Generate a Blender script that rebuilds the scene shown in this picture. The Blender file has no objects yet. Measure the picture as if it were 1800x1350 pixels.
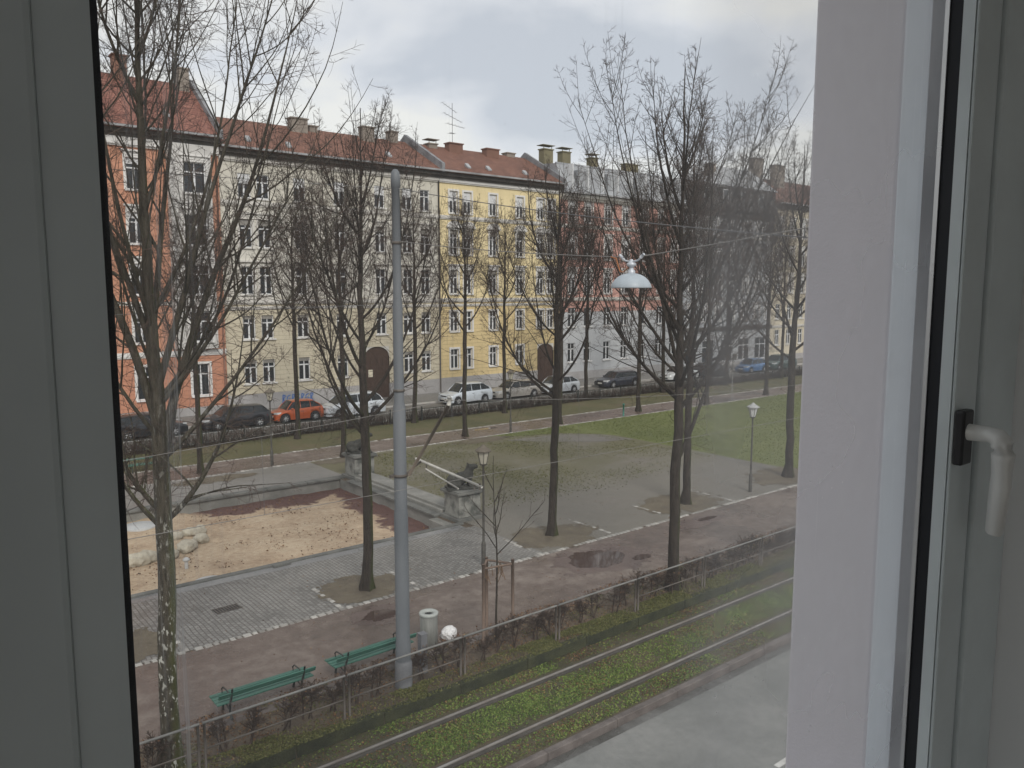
import bpy, math, random
import numpy as np
from mathutils import Vector, Matrix, Euler, noise as mnoise
PI = math.pi
R = math.radians
# ------------------------------------------------------------------ camera, sky, sun, exposure
# X runs along the street, Y across it towards the far houses, park ground at z = 0
scene = bpy.context.scene
H = 9.0
cam_d = bpy.data.cameras.new('camera'); cam = bpy.data.objects.new('camera', cam_d)
scene.collection.objects.link(cam); scene.camera = cam
cam_d.sensor_width = 36.0; cam_d.lens = 28.0; cam_d.clip_start = 0.05; cam_d.clip_end = 3000
cam.location = (0, 0, H)
cam.rotation_euler = (R(90 - 6.6813), 0, R(51.15 - 90))

SUN_EL, SUN_AZ = 38, 250          # degrees; azimuth of the direction the light comes from, counter-clockwise from +X
world = bpy.data.worlds.new('World'); scene.world = world; world.use_nodes = True
wn = world.node_tree; wn.nodes.clear()
def wnode(t, **k):
    n = wn.nodes.new(t)
    for a, b in k.items(): setattr(n, a, b)
    return n
wo = wnode('ShaderNodeOutputWorld')
sky = wnode('ShaderNodeTexSky', sky_type='NISHITA', sun_disc=False, sun_elevation=R(SUN_EL), sun_rotation=R(90 - SUN_AZ))
bg1 = wnode('ShaderNodeBackground'); bg1.inputs[1].default_value = 0.08
bg2 = wnode('ShaderNodeBackground'); bg2.inputs[1].default_value = 1.0
tc = wnode('ShaderNodeTexCoord'); mp = wnode('ShaderNodeMapping'); mp.inputs['Scale'].default_value = (1, 1, 2.4)
mp.inputs['Location'].default_value = (2.3, 0.4, 0.35)
nz = wnode('ShaderNodeTexNoise'); nz.inputs['Scale'].default_value = 2.7; nz.inputs['Detail'].default_value = 7
nz.inputs['Roughness'].default_value = 0.5; nz.inputs['Distortion'].default_value = 0.35
cr = wnode('ShaderNodeValToRGB')
el = cr.color_ramp.elements
el[0].position = 0.41; el[0].color = (0.44, 0.465, 0.50, 1)
el[1].position = 0.57; el[1].color = (0.66, 0.655, 0.62, 1)
e = cr.color_ramp.elements.new(0.49); e.color = (0.555, 0.57, 0.59, 1)
mixs = wnode('ShaderNodeMixShader'); mixs.inputs[0].default_value = 0.88
wn.links.new(tc.outputs['Generated'], mp.inputs[0]); wn.links.new(mp.outputs[0], nz.inputs['Vector'])
wn.links.new(nz.outputs[0], cr.inputs[0]); wn.links.new(cr.outputs[0], bg2.inputs[0]); wn.links.new(sky.outputs[0], bg1.inputs[0])
wn.links.new(bg1.outputs[0], mixs.inputs[1]); wn.links.new(bg2.outputs[0], mixs.inputs[2]); wn.links.new(mixs.outputs[0], wo.inputs[0])

sd = bpy.data.lights.new('sun', 'SUN'); so = bpy.data.objects.new('sun', sd); scene.collection.objects.link(so)
sd.energy = 1.5; sd.angle = R(18); sd.color = (1.0, 0.95, 0.88)
so.rotation_euler = Vector((math.cos(R(SUN_AZ)) * math.cos(R(SUN_EL)), math.sin(R(SUN_AZ)) * math.cos(R(SUN_EL)), math.sin(R(SUN_EL)))).to_track_quat('Z', 'Y').to_euler()
scene.view_settings.view_transform = 'Standard'; scene.view_settings.look = 'None'
scene.view_settings.exposure = 0.56; scene.view_settings.gamma = 1.0
scene.cycles.transparent_max_bounces = 16
scene.cycles.max_bounces = 8

# ------------------------------------------------------------------ materials
def material(name):
    m = bpy.data.materials.new(name); m.use_nodes = True
    return m, m.node_tree, m.node_tree.nodes['Principled BSDF']
def N(nt, t, ins=None, **k):
    n = nt.nodes.new(t)
    for a, b in k.items(): setattr(n, a, b)
    if ins:
        for a, b in ins.items():
            if hasattr(b, 'links') or isinstance(b, bpy.types.NodeSocket): nt.links.new(b, n.inputs[a])
            else: n.inputs[a].default_value = b
    return n
def ramp(nt, fac, stops, interp='LINEAR'):
    r = nt.nodes.new('ShaderNodeValToRGB'); r.color_ramp.interpolation = interp
    els = r.color_ramp.elements
    while len(els) < len(stops): els.new(0.5)
    for e_, (p_, c_) in zip(els, stops):
        e_.position = p_
        e_.color = (c_, c_, c_, 1) if isinstance(c_, (int, float)) else tuple(c_) + (1,)
    nt.links.new(fac, r.inputs[0])
    return r.outputs[0]
def mixc(nt, fac, a, b, mode='MIX'):
    m = N(nt, 'ShaderNodeMix', data_type='RGBA', blend_type=mode)
    for i, v in ((0, fac), (6, a), (7, b)):
        if isinstance(v, bpy.types.NodeSocket): nt.links.new(v, m.inputs[i])
        elif i == 0: m.inputs[0].default_value = v
        else: m.inputs[i].default_value = tuple(v) + (1,) if len(v) == 3 else v
    return m.outputs[2]
def math_(nt, op, a, b=0.0, clamp=False):
    m = N(nt, 'ShaderNodeMath', operation=op, use_clamp=clamp)
    for i, v in enumerate((a, b)):
        if isinstance(v, bpy.types.NodeSocket): nt.links.new(v, m.inputs[i])
        else: m.inputs[i].default_value = v
    return m.outputs[0]
def coords(nt, scale=(1, 1, 1), loc=(0, 0, 0), rot=(0, 0, 0), out='Object'):
    t = N(nt, 'ShaderNodeTexCoord'); m = N(nt, 'ShaderNodeMapping', {'Scale': scale, 'Location': loc, 'Rotation': rot})
    nt.links.new(t.outputs[out], m.inputs[0]); return m.outputs[0]
def noise(nt, vec, scale, detail=5, rough=0.55, dist=0.0):
    return N(nt, 'ShaderNodeTexNoise', {'Vector': vec, 'Scale': scale, 'Detail': detail, 'Roughness': rough, 'Distortion': dist}).outputs[0]
def bump(nt, bs, h, strength=0.4, dist=0.02):
    b = N(nt, 'ShaderNodeBump', {'Height': h, 'Strength': strength, 'Distance': dist})
    nt.links.new(b.outputs[0], bs.inputs['Normal'])
def mat(name, c1, c2=None, scale=4, rough=0.7, metal=0.0, bscale=None, bstr=0.3, bdist=0.01, detail=5, stops=(0.35, 0.65), stretch=(1, 1, 1), spec=None):
    """two tone noise colour with a fine bump"""
    m, nt, bs = material(name)
    v = coords(nt, stretch)
    if c2 is None: c2 = tuple(x * 0.8 for x in c1)
    n = noise(nt, v, scale, detail)
    nt.links.new(ramp(nt, n, [(stops[0], c1), (stops[1], c2)]), bs.inputs['Base Color'])
    bs.inputs['Roughness'].default_value = rough; bs.inputs['Metallic'].default_value = metal
    if spec is not None: bs.inputs['Specular IOR Level'].default_value = spec
    if bscale: bump(nt, bs, noise(nt, v, bscale, 4), bstr, bdist)
    return m
def plain(name, c, rough=0.5, metal=0.0, coat=0.0):
    m, nt, bs = material(name)
    v = coords(nt)
    n = noise(nt, v, 6, 4)
    nt.links.new(ramp(nt, n, [(0.3, tuple(x * 0.9 for x in c)), (0.7, tuple(min(1, x * 1.06) for x in c))]), bs.inputs['Base Color'])
    bs.inputs['Roughness'].default_value = rough; bs.inputs['Metallic'].default_value = metal
    bs.inputs['Coat Weight'].default_value = coat
    return m

M = {}
# --- ground materials
def ground_mix(name, cols, s1=0.35, s2=6, s3=40, rough=(0.45, 0.9), bstr=0.5, bd=0.02, wet=0.4):
    m, nt, bs = material(name); v = coords(nt)
    a = noise(nt, v, s1, 5, 0.6); b = noise(nt, v, s2, 5, 0.65); c = noise(nt, v, s3, 3, 0.6)
    f = math_(nt, 'ADD', math_(nt, 'MULTIPLY', a, 0.5), math_(nt, 'ADD', math_(nt, 'MULTIPLY', b, 0.3), math_(nt, 'MULTIPLY', c, 0.2)))
    k = len(cols); st = [(0.36 + 0.28 * i / (k - 1), cols[i]) for i in range(k)]
    nt.links.new(ramp(nt, f, st), bs.inputs['Base Color'])
    nt.links.new(ramp(nt, a, [(wet, rough[0]), (wet + 0.18, rough[1])]), bs.inputs['Roughness'])
    bump(nt, bs, math_(nt, 'ADD', b, math_(nt, 'MULTIPLY', c, 0.6)), bstr, bd)
    return m
M['soil'] = ground_mix('soil', [(0.045, 0.034, 0.024), (0.085, 0.065, 0.045), (0.14, 0.108, 0.075)])
M['path'] = ground_mix('red_gravel', [(0.055, 0.039, 0.031), (0.118, 0.088, 0.073), (0.235, 0.20, 0.172)], s1=0.30, s2=2.5, s3=26, rough=(0.24, 0.75), bstr=0.6, bd=.03, wet=.46)
M['track'] = ground_mix('track_soil', [(0.035, 0.034, 0.018), (0.07, 0.062, 0.032), (0.11, 0.075, 0.045)], s1=0.8, s2=8, bstr=0.8, bd=.04)
M['lawn'] = ground_mix('lawn', [(0.085, 0.100, 0.028), (0.125, 0.145, 0.042), (0.155, 0.165, 0.062)], s1=0.22, s2=2.2, s3=25, rough=(0.8, 0.95), bstr=0.7, bd=0.04)
M['verge'] = ground_mix('verge_grass', [(0.045, 0.050, 0.018), (0.095, 0.090, 0.036), (0.13, 0.095, 0.062)], s1=0.4, s2=3, rough=(0.8, 0.95), bstr=0.7, bd=0.04)
M['patch'] = ground_mix('bare_soil', [(0.060, 0.048, 0.034), (0.115, 0.095, 0.066), (0.165, 0.145, 0.105)], s1=1.4, rough=(0.7, 0.95))
M['asphalt'] = ground_mix('asphalt', [(0.125, 0.13, 0.122), (0.17, 0.175, 0.168), (0.225, 0.227, 0.218)], s1=0.6, s2=5, s3=110, rough=(0.42, 0.62), bstr=0.18, bd=0.008)
M['gutter_wet'] = ground_mix('wet_gutter', [(0.06, 0.06, 0.055), (0.10, 0.10, 0.095), (0.16, 0.16, 0.155)], s1=0.9, rough=(0.2, 0.6))
M['far_road'] = ground_mix('far_asphalt', [(0.10, 0.095, 0.085), (0.155, 0.145, 0.13), (0.20, 0.185, 0.16)], s1=0.3, rough=(0.5, 0.8), bstr=0.2)
M['far_path'] = ground_mix('far_paving', [(0.13, 0.125, 0.115), (0.185, 0.178, 0.165), (0.24, 0.23, 0.215)], s1=0.3, s2=4, s3=22, rough=(0.4, 0.8))
M['stone_strip'] = ground_mix('stone_slabs', [(0.13, 0.135, 0.135), (0.20, 0.20, 0.20), (0.28, 0.275, 0.265)], s1=0.6, rough=(0.25, 0.7), bstr=0.2)
def setts_mat():
    m, nt, bs = material('granite_setts'); v = coords(nt, (1, 1, 1))
    wob = N(nt, 'ShaderNodeTexNoise', {'Vector': v, 'Scale': 1.2, 'Detail': 2.0})
    vv = N(nt, 'ShaderNodeVectorMath', {0: wob.outputs[1], 1: (0.10, 0.10, 0)}, operation='MULTIPLY').outputs[0]
    v2 = N(nt, 'ShaderNodeVectorMath', {0: v, 1: vv}, operation='ADD').outputs[0]
    v3 = N(nt, 'ShaderNodeMapping', {0: v2, 'Rotation': (0, 0, R(90))}).outputs[0]
    br = N(nt, 'ShaderNodeTexBrick', {'Vector': v3, 'Color1': (0.25, 0.25, 0.25, 1), 'Color2': (0.85, 0.85, 0.85, 1), 'Mortar': (0, 0, 0, 1), 'Scale': 1.0,
        'Mortar Size': 0.014, 'Mortar Smooth': 0.4, 'Bias': 0.0, 'Brick Width': 0.17, 'Row Height': 0.125})
    big = noise(nt, v, 0.32, 4); fine = noise(nt, v, 30, 3)
    c = ramp(nt, br.outputs[0], [(0.0, (0.055, 0.052, 0.048)), (0.2, (0.125, 0.122, 0.116)), (0.9, (0.235, 0.230, 0.218))])
    c = mixc(nt, ramp(nt, big, [(0.45, 0.0), (0.64, 0.5)]), c, (0.32, 0.31, 0.29), 'MIX')
    c = mixc(nt, 0.35, c, ramp(nt, fine, [(0.3, 0.5), (0.7, 1.3)]), 'MULTIPLY')
    c = mixc(nt, br.outputs[1], c, (0.085, 0.078, 0.066))
    nt.links.new(c, bs.inputs['Base Color'])
    nt.links.new(ramp(nt, big, [(0.3, 0.32), (0.6, 0.62)]), bs.inputs['Roughness'])
    bump(nt, bs, math_(nt, 'SUBTRACT', 1.0, br.outputs[1]), 0.7, 0.015)
    return m
M['setts'] = setts_mat()
def plaza_mat():
    m, nt, bs = material('worn_gravel'); v = coords(nt)
    a = noise(nt, v, 0.20, 5, 0.6); b = noise(nt, v, 4, 5, 0.7); c = noise(nt, v, 22, 4, 0.7)
    sep = N(nt, 'ShaderNodeSeparateXYZ', {0: v})
    # sparse grass grows in the middle of the square, the lower edge is bare sett paving
    edge = math_(nt, 'MULTIPLY', math_(nt, 'SUBTRACT', sep.outputs[1], 25.2), 0.22, True)
    g = math_(nt, 'MULTIPLY', ramp(nt, math_(nt, 'ADD', math_(nt, 'MULTIPLY', a, 0.6), math_(nt, 'MULTIPLY', b, 0.4)), [(0.36, 0.0), (0.52, 1.0)]), edge)
    gc = mixc(nt, ramp(nt, c, [(0.40, 0.0), (0.6, 1.0)]), (0.095, 0.088, 0.074), (0.215, 0.200, 0.172))
    gr = mixc(nt, ramp(nt, c, [(0.42, 0.0), (0.6, 1.0)]), (0.095, 0.090, 0.045), (0.165, 0.150, 0.092))
    col = mixc(nt, g, gc, gr)
    nt.links.new(col, bs.inputs['Base Color'])
    nt.links.new(ramp(nt, a, [(0.35, 0.42), (0.6, 0.85)]), bs.inputs['Roughness'])
    bump(nt, bs, math_(nt, 'ADD', b, c), 0.5, 0.02)
    return m
M['plaza'] = plaza_mat()
def sand_mat():
    m, nt, bs = material('sand_and_bark_mulch'); v = coords(nt)
    sep = N(nt, 'ShaderNodeSeparateXYZ', {0: v}); a = noise(nt, v, 0.5, 5, 0.65); b = noise(nt, v, 5, 5, 0.75); c = noise(nt, v, 28, 3, 0.7)
    # bark mulch has been raked along the far wall and the right wall
    dy = math_(nt, 'SUBTRACT', 34.5, sep.outputs[1]); dx = math_(nt, 'SUBTRACT', 17.2, sep.outputs[0])
    d = math_(nt, 'MINIMUM', dy, dx)
    k = math_(nt, 'SUBTRACT', math_(nt, 'ADD', math_(nt, 'MULTIPLY', a, 5.0), math_(nt, 'MULTIPLY', b, 1.0)), d)
    left = math_(nt, 'MULTIPLY', math_(nt, 'SUBTRACT', sep.outputs[0], 9.5), 0.5, True)
    k = ramp(nt, math_(nt, 'MULTIPLY', math_(nt, 'MULTIPLY', math_(nt, 'SUBTRACT', k, 1.1), 0.9, True), left), [(0.25, 0.0), (0.5, 1.0)])
    sc = ramp(nt, math_(nt, 'ADD', math_(nt, 'MULTIPLY', a, 0.5), math_(nt, 'MULTIPLY', b, 0.5)), [(0.34, (0.27, 0.19, 0.125)), (0.48, (0.42, 0.32, 0.22)), (0.60, (0.50, 0.405, 0.29))])
    leaf = N(nt, 'ShaderNodeTexNoise', {'Vector': coords(nt, (1.0, 1.0, 1)), 'Scale': 7.0, 'Detail': 6.0, 'Roughness': 0.8, 'Distortion': 0.6}).outputs[0]
    sc = mixc(nt, ramp(nt, leaf, [(0.60, 0.0), (0.66, 0.75)]), sc, (0.15, 0.10, 0.07))
    mu = ramp(nt, c, [(0.35, (0.055, 0.028, 0.024)), (0.65, (0.15, 0.080, 0.066))])
    nt.links.new(mixc(nt, k, sc, mu), bs.inputs['Base Color']); bs.inputs['Roughness'].default_value = 0.9
    bump(nt, bs, math_(nt, 'ADD', b, math_(nt, 'MULTIPLY', c, 0.5)), 0.8, 0.04)
    return m
M['sand'] = sand_mat()
M['water'] = plain('puddle_water', (0.075, 0.052, 0.045), 0.03)
M['water'].node_tree.nodes['Principled BSDF'].inputs['IOR'].default_value = 1.8
M['mud'] = ground_mix('wet_mud', [(0.065, 0.044, 0.038), (0.105, 0.075, 0.065), (0.14, 0.105, 0.092)], s1=1.0, s2=6, s3=40, rough=(0.25, 0.5), bstr=0.5)
def wall_mat(name, c, dirt=0.16, rust=False, brick=None):
    m, nt, bs = material(name); v = coords(nt)
    a = noise(nt, v, 0.5, 6, 0.65); b = noise(nt, coords(nt, (1.2, 1.2, 0.16)), 1.6, 5, 0.65); f = noise(nt, v, 30, 3)
    col = mixc(nt, ramp(nt, a, [(0.35, 0.0), (0.7, 1.0)]), c, tuple(x * (1 - dirt) for x in c))
    col = mixc(nt, ramp(nt, b, [(0.5, 0.0), (0.72, 0.35)]), col, tuple(x * 0.62 for x in c))
    h = math_(nt, 'MULTIPLY', f, 0.25)
    if brick:
        sp = N(nt, 'ShaderNodeSeparateXYZ', {0: v}); cb = N(nt, 'ShaderNodeCombineXYZ', {0: sp.outputs[0], 1: sp.outputs[2], 2: 0.0})
        br = N(nt, 'ShaderNodeTexBrick', {'Vector': cb.outputs[0], 'Color1': (1, 1, 1, 1), 'Color2': (0.86, 0.86, 0.86, 1), 'Mortar': (0, 0, 0, 1), 'Scale': 1.0,
            'Mortar Size': brick[2], 'Mortar Smooth': 0.3, 'Brick Width': brick[0], 'Row Height': brick[1]})
        col = mixc(nt, 0.8, col, br.outputs[0], 'MULTIPLY') if brick[3] else col
        col = mixc(nt, math_(nt, 'MULTIPLY', br.outputs[1], 0.5), col, tuple(x * 0.5 for x in c))
        h = math_(nt, 'SUBTRACT', h, br.outputs[1])
    nt.links.new(col, bs.inputs['Base Color']); bs.inputs['Roughness'].default_value = 0.9
    bump(nt, bs, h, 0.6, 0.03)
    return m
M['orange_wall'] = wall_mat('orange_render', (0.54, 0.275, 0.18))
M['orange_rust'] = wall_mat('orange_brick_course', (0.52, 0.25, 0.16), brick=(0.9, 0.32, 0.02, False))
M['cream_wall'] = wall_mat('cream_render', (0.60, 0.575, 0.50))
M['cream_rust'] = wall_mat('cream_ashlar', (0.58, 0.525, 0.40), brick=(1.1, 0.33, 0.022, False))
M['cream_mid'] = wall_mat('grey_cream_render', (0.62, 0.60, 0.54))
M['yellow_wall'] = wall_mat('yellow_render', (0.75, 0.63, 0.37), 0.12)
M['yellow_rust'] = wall_mat('yellow_ashlar', (0.68, 0.54, 0.29), 0.14, brick=(1.1, 0.33, 0.022, False))
M['pink_wall'] = wall_mat('pink_render', (0.56, 0.32, 0.27))
M['white_wall'] = wall_mat('white_render', (0.47, 0.485, 0.50))
M['blue_grey_wall'] = wall_mat('blue_grey_render', (0.40, 0.42, 0.44))
M['beige_wall'] = wall_mat('beige_render', (0.60, 0.54, 0.42))
M['plinth'] = wall_mat('grey_plinth', (0.40, 0.39, 0.385), 0.3)
M['trim'] = wall_mat('pale_trim', (0.62, 0.60, 0.56), 0.15)
M['white_trim'] = wall_mat('white_trim', (0.70, 0.69, 0.67), 0.1)
M['dark_eave'] = mat('dark_eave', (0.055, 0.048, 0.042), (0.10, 0.09, 0.08), 2)
M['zinc'] = mat('zinc', (0.30, 0.31, 0.32), (0.42, 0.43, 0.44), 2, 0.5, 0.3)
M['gutter'] = mat('gutter', (0.34, 0.35, 0.36), (0.20, 0.20, 0.20), 0.8, 0.5)
def tiles(name, c1, c2, c3):
    m, nt, bs = material(name); v = coords(nt)
    sp = N(nt, 'ShaderNodeSeparateXYZ', {0: v}); cb = N(nt, 'ShaderNodeCombineXYZ', {0: sp.outputs[0], 1: math_(nt, 'MULTIPLY', sp.outputs[1], 1.15), 2: 0.0})
    br = N(nt, 'ShaderNodeTexBrick', {'Vector': cb.outputs[0], 'Color1': (0, 0, 0, 1), 'Color2': (1, 1, 1, 1), 'Mortar': (0, 0, 0, 1), 'Scale': 1.0, 'Mortar Size': 0.02, 'Mortar Smooth': 0.6, 'Brick Width': 0.25, 'Row Height': 0.30})
    a = noise(nt, v, 0.6, 5, 0.7); b = noise(nt, v, 5, 4, 0.7)
    f = math_(nt, 'ADD', math_(nt, 'MULTIPLY', br.outputs[0], 0.25), math_(nt, 'ADD', math_(nt, 'MULTIPLY', a, 0.45), math_(nt, 'MULTIPLY', b, 0.35)))
    col = ramp(nt, f, [(0.3, c1), (0.52, c2), (0.72, c3)])
    col = mixc(nt, math_(nt, 'MULTIPLY', br.outputs[1], 0.6), col, tuple(x * 0.4 for x in c1))
    nt.links.new(col, bs.inputs['Base Color']); bs.inputs['Roughness'].default_value = 0.85
    bump(nt, bs, math_(nt, 'SUBTRACT', 1.0, br.outputs[1]), 0.8, 0.04)
    return m
M['tile_red'] = tiles('red_brown_tiles', (0.095, 0.045, 0.032), (0.18, 0.082, 0.056), (0.24, 0.118, 0.082))
M['tile_red2'] = tiles('red_tiles', (0.12, 0.050, 0.038), (0.22, 0.092, 0.068), (0.29, 0.135, 0.10))
M['tile_dark'] = tiles('dark_slates', (0.040, 0.038, 0.036), (0.075, 0.07, 0.066), (0.11, 0.10, 0.095))
M['tile_brown'] = tiles('brown_tiles', (0.09, 0.045, 0.034), (0.15, 0.075, 0.055), (0.2, 0.11, 0.08))
M['mansard'] = mat('mansard_sheet', (0.25, 0.26, 0.275), (0.36, 0.375, 0.39), 0.8, 0.6, 0.1, stretch=(1, 1, 0.3))
M['brick_red'] = wall_mat('chimney_brick', (0.30, 0.16, 0.115), 0.3, brick=(0.25, 0.09, 0.012, True))
M['brick_grey'] = wall_mat('chimney_render', (0.27, 0.235, 0.20), 0.35)
M['brick_ochre'] = wall_mat('chimney_ochre', (0.19, 0.17, 0.10), 0.3)
M['firewall'] = mat('firewall_sheet', (0.15, 0.155, 0.165), (0.24, 0.245, 0.255), 1.2, 0.7)
M['frame_white'] = plain('window_white', (0.68, 0.69, 0.70), 0.5)
M['blind'] = plain('blind', (0.60, 0.61, 0.62), 0.7)
M['blind_grey'] = plain('blind_grey', (0.23, 0.22, 0.20), 0.7)
def pane_mat():
    m, nt, bs = material('far_window_glass'); v = coords(nt, out='Generated')
    bs.inputs['Base Color'].default_value = (0.028, 0.031, 0.035, 1); bs.inputs['Roughness'].default_value = 0.12
    bump(nt, bs, noise(nt, v, 1.2, 2), 0.15, 0.3)
    return m
M['pane'] = pane_mat()
M['door_brown'] = mat('brown_door', (0.045, 0.026, 0.018), (0.085, 0.05, 0.034), 3, 0.6, stretch=(4, 4, 0.6))
M['paper'] = plain('paper', (0.72, 0.66, 0.52), 0.8)
M['graffiti'] = plain('blue_spray', (0.07, 0.16, 0.42), 0.6)
# --- trees
def bark(name, c1, c2, moss, mossamt, lich=None, lo=None):
    m, nt, bs = material(name); v = coords(nt); vs = coords(nt, (7, 7, 1.3))
    a = noise(nt, vs, 2.2, 5, 0.7); b = noise(nt, v, 1.1, 4, 0.6); geo = N(nt, 'ShaderNodeNewGeometry')
    sp = N(nt, 'ShaderNodeSeparateXYZ', {0: geo.outputs['Normal']}); pz = N(nt, 'ShaderNodeSeparateXYZ', {0: v})
    col = ramp(nt, a, [(0.35, c1), (0.65, c2)])
    side = math_(nt, 'ADD', math_(nt, 'MULTIPLY', sp.outputs[0], 0.30), math_(nt, 'MULTIPLY', b, 0.8))
    side = math_(nt, 'SUBTRACT', side, math_(nt, 'MULTIPLY', pz.outputs[2], 0.022))
    col = mixc(nt, math_(nt, 'MULTIPLY', ramp(nt, side, [(0.32, 0.0), (0.56, 1.0)]), mossamt), col, moss)
    if lich:
        l = noise(nt, coords(nt, (1, 1, 0.4)), 16, 3, 0.6, 0.5); lz = noise(nt, v, 1.8, 3)
        k = math_(nt, 'MULTIPLY', ramp(nt, l, [(0.58, 0.0), (0.63, 1.0)]), ramp(nt, lz, [(0.40, 0.15), (0.55, 1.0)]))
        low = math_(nt, 'SUBTRACT', 1.25, math_(nt, 'MULTIPLY', pz.outputs[2], 0.16), True)
        col = mixc(nt, math_(nt, 'MULTIPLY', k, low), col, lich)
    nt.links.new(col, bs.inputs['Base Color']); bs.inputs['Roughness'].default_value = 0.95; bs.inputs['Specular IOR Level'].default_value = 0.2
    bump(nt, bs, a, 0.9, 0.04)
    return m
M['bark'] = bark('linden_bark', (0.022, 0.018, 0.015), (0.060, 0.050, 0.041), (0.048, 0.058, 0.018), 0.85)
M['bark_spotted'] = bark('spotted_mossy_bark', (0.030, 0.026, 0.020), (0.085, 0.075, 0.056), (0.068, 0.074, 0.022), 0.9, (0.52, 0.52, 0.47))
M['twig'] = mat('twigs', (0.044, 0.032, 0.026), (0.082, 0.060, 0.049), 0.8, 0.9, spec=0.2)
M['shrub'] = mat('shrub_twigs', (0.042, 0.031, 0.025), (0.085, 0.062, 0.05), 3, 0.9, spec=0.2)
def leafmat(name, stops, s=1.0, rough=0.8):
    m, nt, bs = material(name); g = N(nt, 'ShaderNodeNewGeometry'); v = coords(nt)
    n = noise(nt, v, s, 4)
    f = math_(nt, 'ADD', math_(nt, 'MULTIPLY', g.outputs['Random Per Island'], 0.6), math_(nt, 'MULTIPLY', n, 0.4))
    nt.links.new(ramp(nt, f, stops), bs.inputs['Base Color']); bs.inputs['Roughness'].default_value = rough
    bs.inputs['Specular IOR Level'].default_value = 0.25
    return m
M['leaf_litter'] = leafmat('leaf_litter', [(0.2, (0.05, 0.032, 0.02)), (0.5, (0.13, 0.065, 0.034)), (0.72, (0.22, 0.12, 0.055)), (0.9, (0.32, 0.27, 0.16))])
M['blade'] = leafmat('grass_blade', [(0.15, (0.05, 0.085, 0.02)), (0.42, (0.10, 0.165, 0.035)), (0.65, (0.17, 0.23, 0.055)), (0.88, (0.26, 0.27, 0.09))])
M['blade_lawn'] = leafmat('lawn_blade', [(0.2, (0.09, 0.105, 0.03)), (0.5, (0.13, 0.155, 0.045)), (0.8, (0.17, 0.185, 0.07))])
M['blade_dull'] = leafmat('dull_grass_blade', [(0.2, (0.06, 0.065, 0.022)), (0.5, (0.11, 0.12, 0.038)), (0.8, (0.17, 0.16, 0.065))])
# --- small things
M['pole'] = mat('grey_pole_paint', (0.105, 0.117, 0.129), (0.155, 0.167, 0.18), 1.5, 0.6, 0.0, 40, 0.1, 0.003, stretch=(1, 1, 0.25))
M['pole_dark'] = mat('pole_foot', (0.12, 0.125, 0.135), (0.17, 0.175, 0.185), 3, 0.7)
M['steel'] = mat('galvanised_steel', (0.13, 0.13, 0.125), (0.22, 0.22, 0.21), 2.5, 0.65, 0.2)
M['rust_steel'] = mat('weathered_steel', (0.14, 0.125, 0.11), (0.085, 0.072, 0.062), 3, 0.7, 0.2)
M['rail_top'] = mat('rail_steel', (0.34, 0.33, 0.31), (0.22, 0.19, 0.17), 1.3, 0.42, 0.4)
M['rail_side'] = mat('rail_side', (0.10, 0.08, 0.065), (0.15, 0.12, 0.10), 3, 0.8)
M['rubber'] = mat('rail_filler', (0.040, 0.036, 0.030), (0.07, 0.062, 0.052), 3, 0.9)
M['kerb'] = mat('kerb_stone', (0.085, 0.072, 0.066), (0.15, 0.13, 0.12), 2.6, 0.7, 0, 25, 0.4, 0.01)
M['kerb_far'] = mat('pale_kerb_stone', (0.42, 0.41, 0.38), (0.52, 0.50, 0.47), 1.6, 0.8)
M['moss'] = mat('mossy_concrete', (0.014, 0.018, 0.008), (0.042, 0.046, 0.020), 2.6, 0.95, 0, 20, 0.8, 0.03)
M['edge_stone'] = leafmat('edging_stone', [(0.2, (0.20, 0.19, 0.175)), (0.6, (0.37, 0.36, 0.335)), (0.9, (0.50, 0.485, 0.45))])
M['bench_green'] = mat('green_bench_paint', (0.026, 0.098, 0.072), (0.050, 0.150, 0.115), 3, 0.5, 0, stretch=(0.3, 3, 3))
M['iron'] = mat('dark_iron', (0.020, 0.024, 0.022), (0.04, 0.045, 0.04), 5, 0.6, 0.2)
M['bin'] = mat('bin_grey', (0.125, 0.13, 0.12), (0.18, 0.185, 0.172), 3, 0.6, 0.05, stretch=(6, 6, 0.5))
M['bin_ring'] = plain('bin_ring', (0.36, 0.385, 0.365), 0.5)
M['black'] = plain('black', (0.012, 0.012, 0.013), 0.7)
def bag_mat():
    m, nt, bs = material('white_plastic'); v = coords(nt); n = noise(nt, v, 9, 5, 0.7, 1.0)
    nt.links.new(ramp(nt, n, [(0.35, (0.60, 0.61, 0.62)), (0.6, (0.80, 0.80, 0.80))]), bs.inputs['Base Color'])
    bs.inputs['Roughness'].default_value = 0.4; bump(nt, bs, n, 0.8, 0.05); return m
M['bag'] = bag_mat()
M['pedestal'] = mat('weathered_limestone', (0.24, 0.24, 0.22), (0.08, 0.084, 0.076), 2.2, 0.9, 0, 18, 0.5, 0.02, stops=(0.42, 0.62))
M['coping'] = mat('dark_coping', (0.085, 0.088, 0.082), (0.16, 0.16, 0.148), 1.6, 0.8, 0, 20, 0.5, 0.02)
M['pit_wall'] = mat('pit_wall_stone', (0.16, 0.16, 0.145), (0.25, 0.245, 0.225), 1.2, 0.9, 0, 15, 0.4, 0.02)
M['statue'] = mat('dark_weathered_stone', (0.022, 0.023, 0.020), (0.06, 0.06, 0.053), 5, 0.95, 0, 22, 0.8, 0.02)
M['rock'] = mat('pale_boulder', (0.50, 0.46, 0.37), (0.32, 0.29, 0.23), 2.0, 0.95, 0, 9, 0.7, 0.05)
M['disc'] = mat('pale_concrete', (0.40, 0.41, 0.41), (0.48, 0.48, 0.47), 2.0, 0.7)
M['lantern_metal'] = mat('lantern_metal', (0.050, 0.048, 0.042), (0.09, 0.085, 0.075), 6, 0.6, 0.2)
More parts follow.
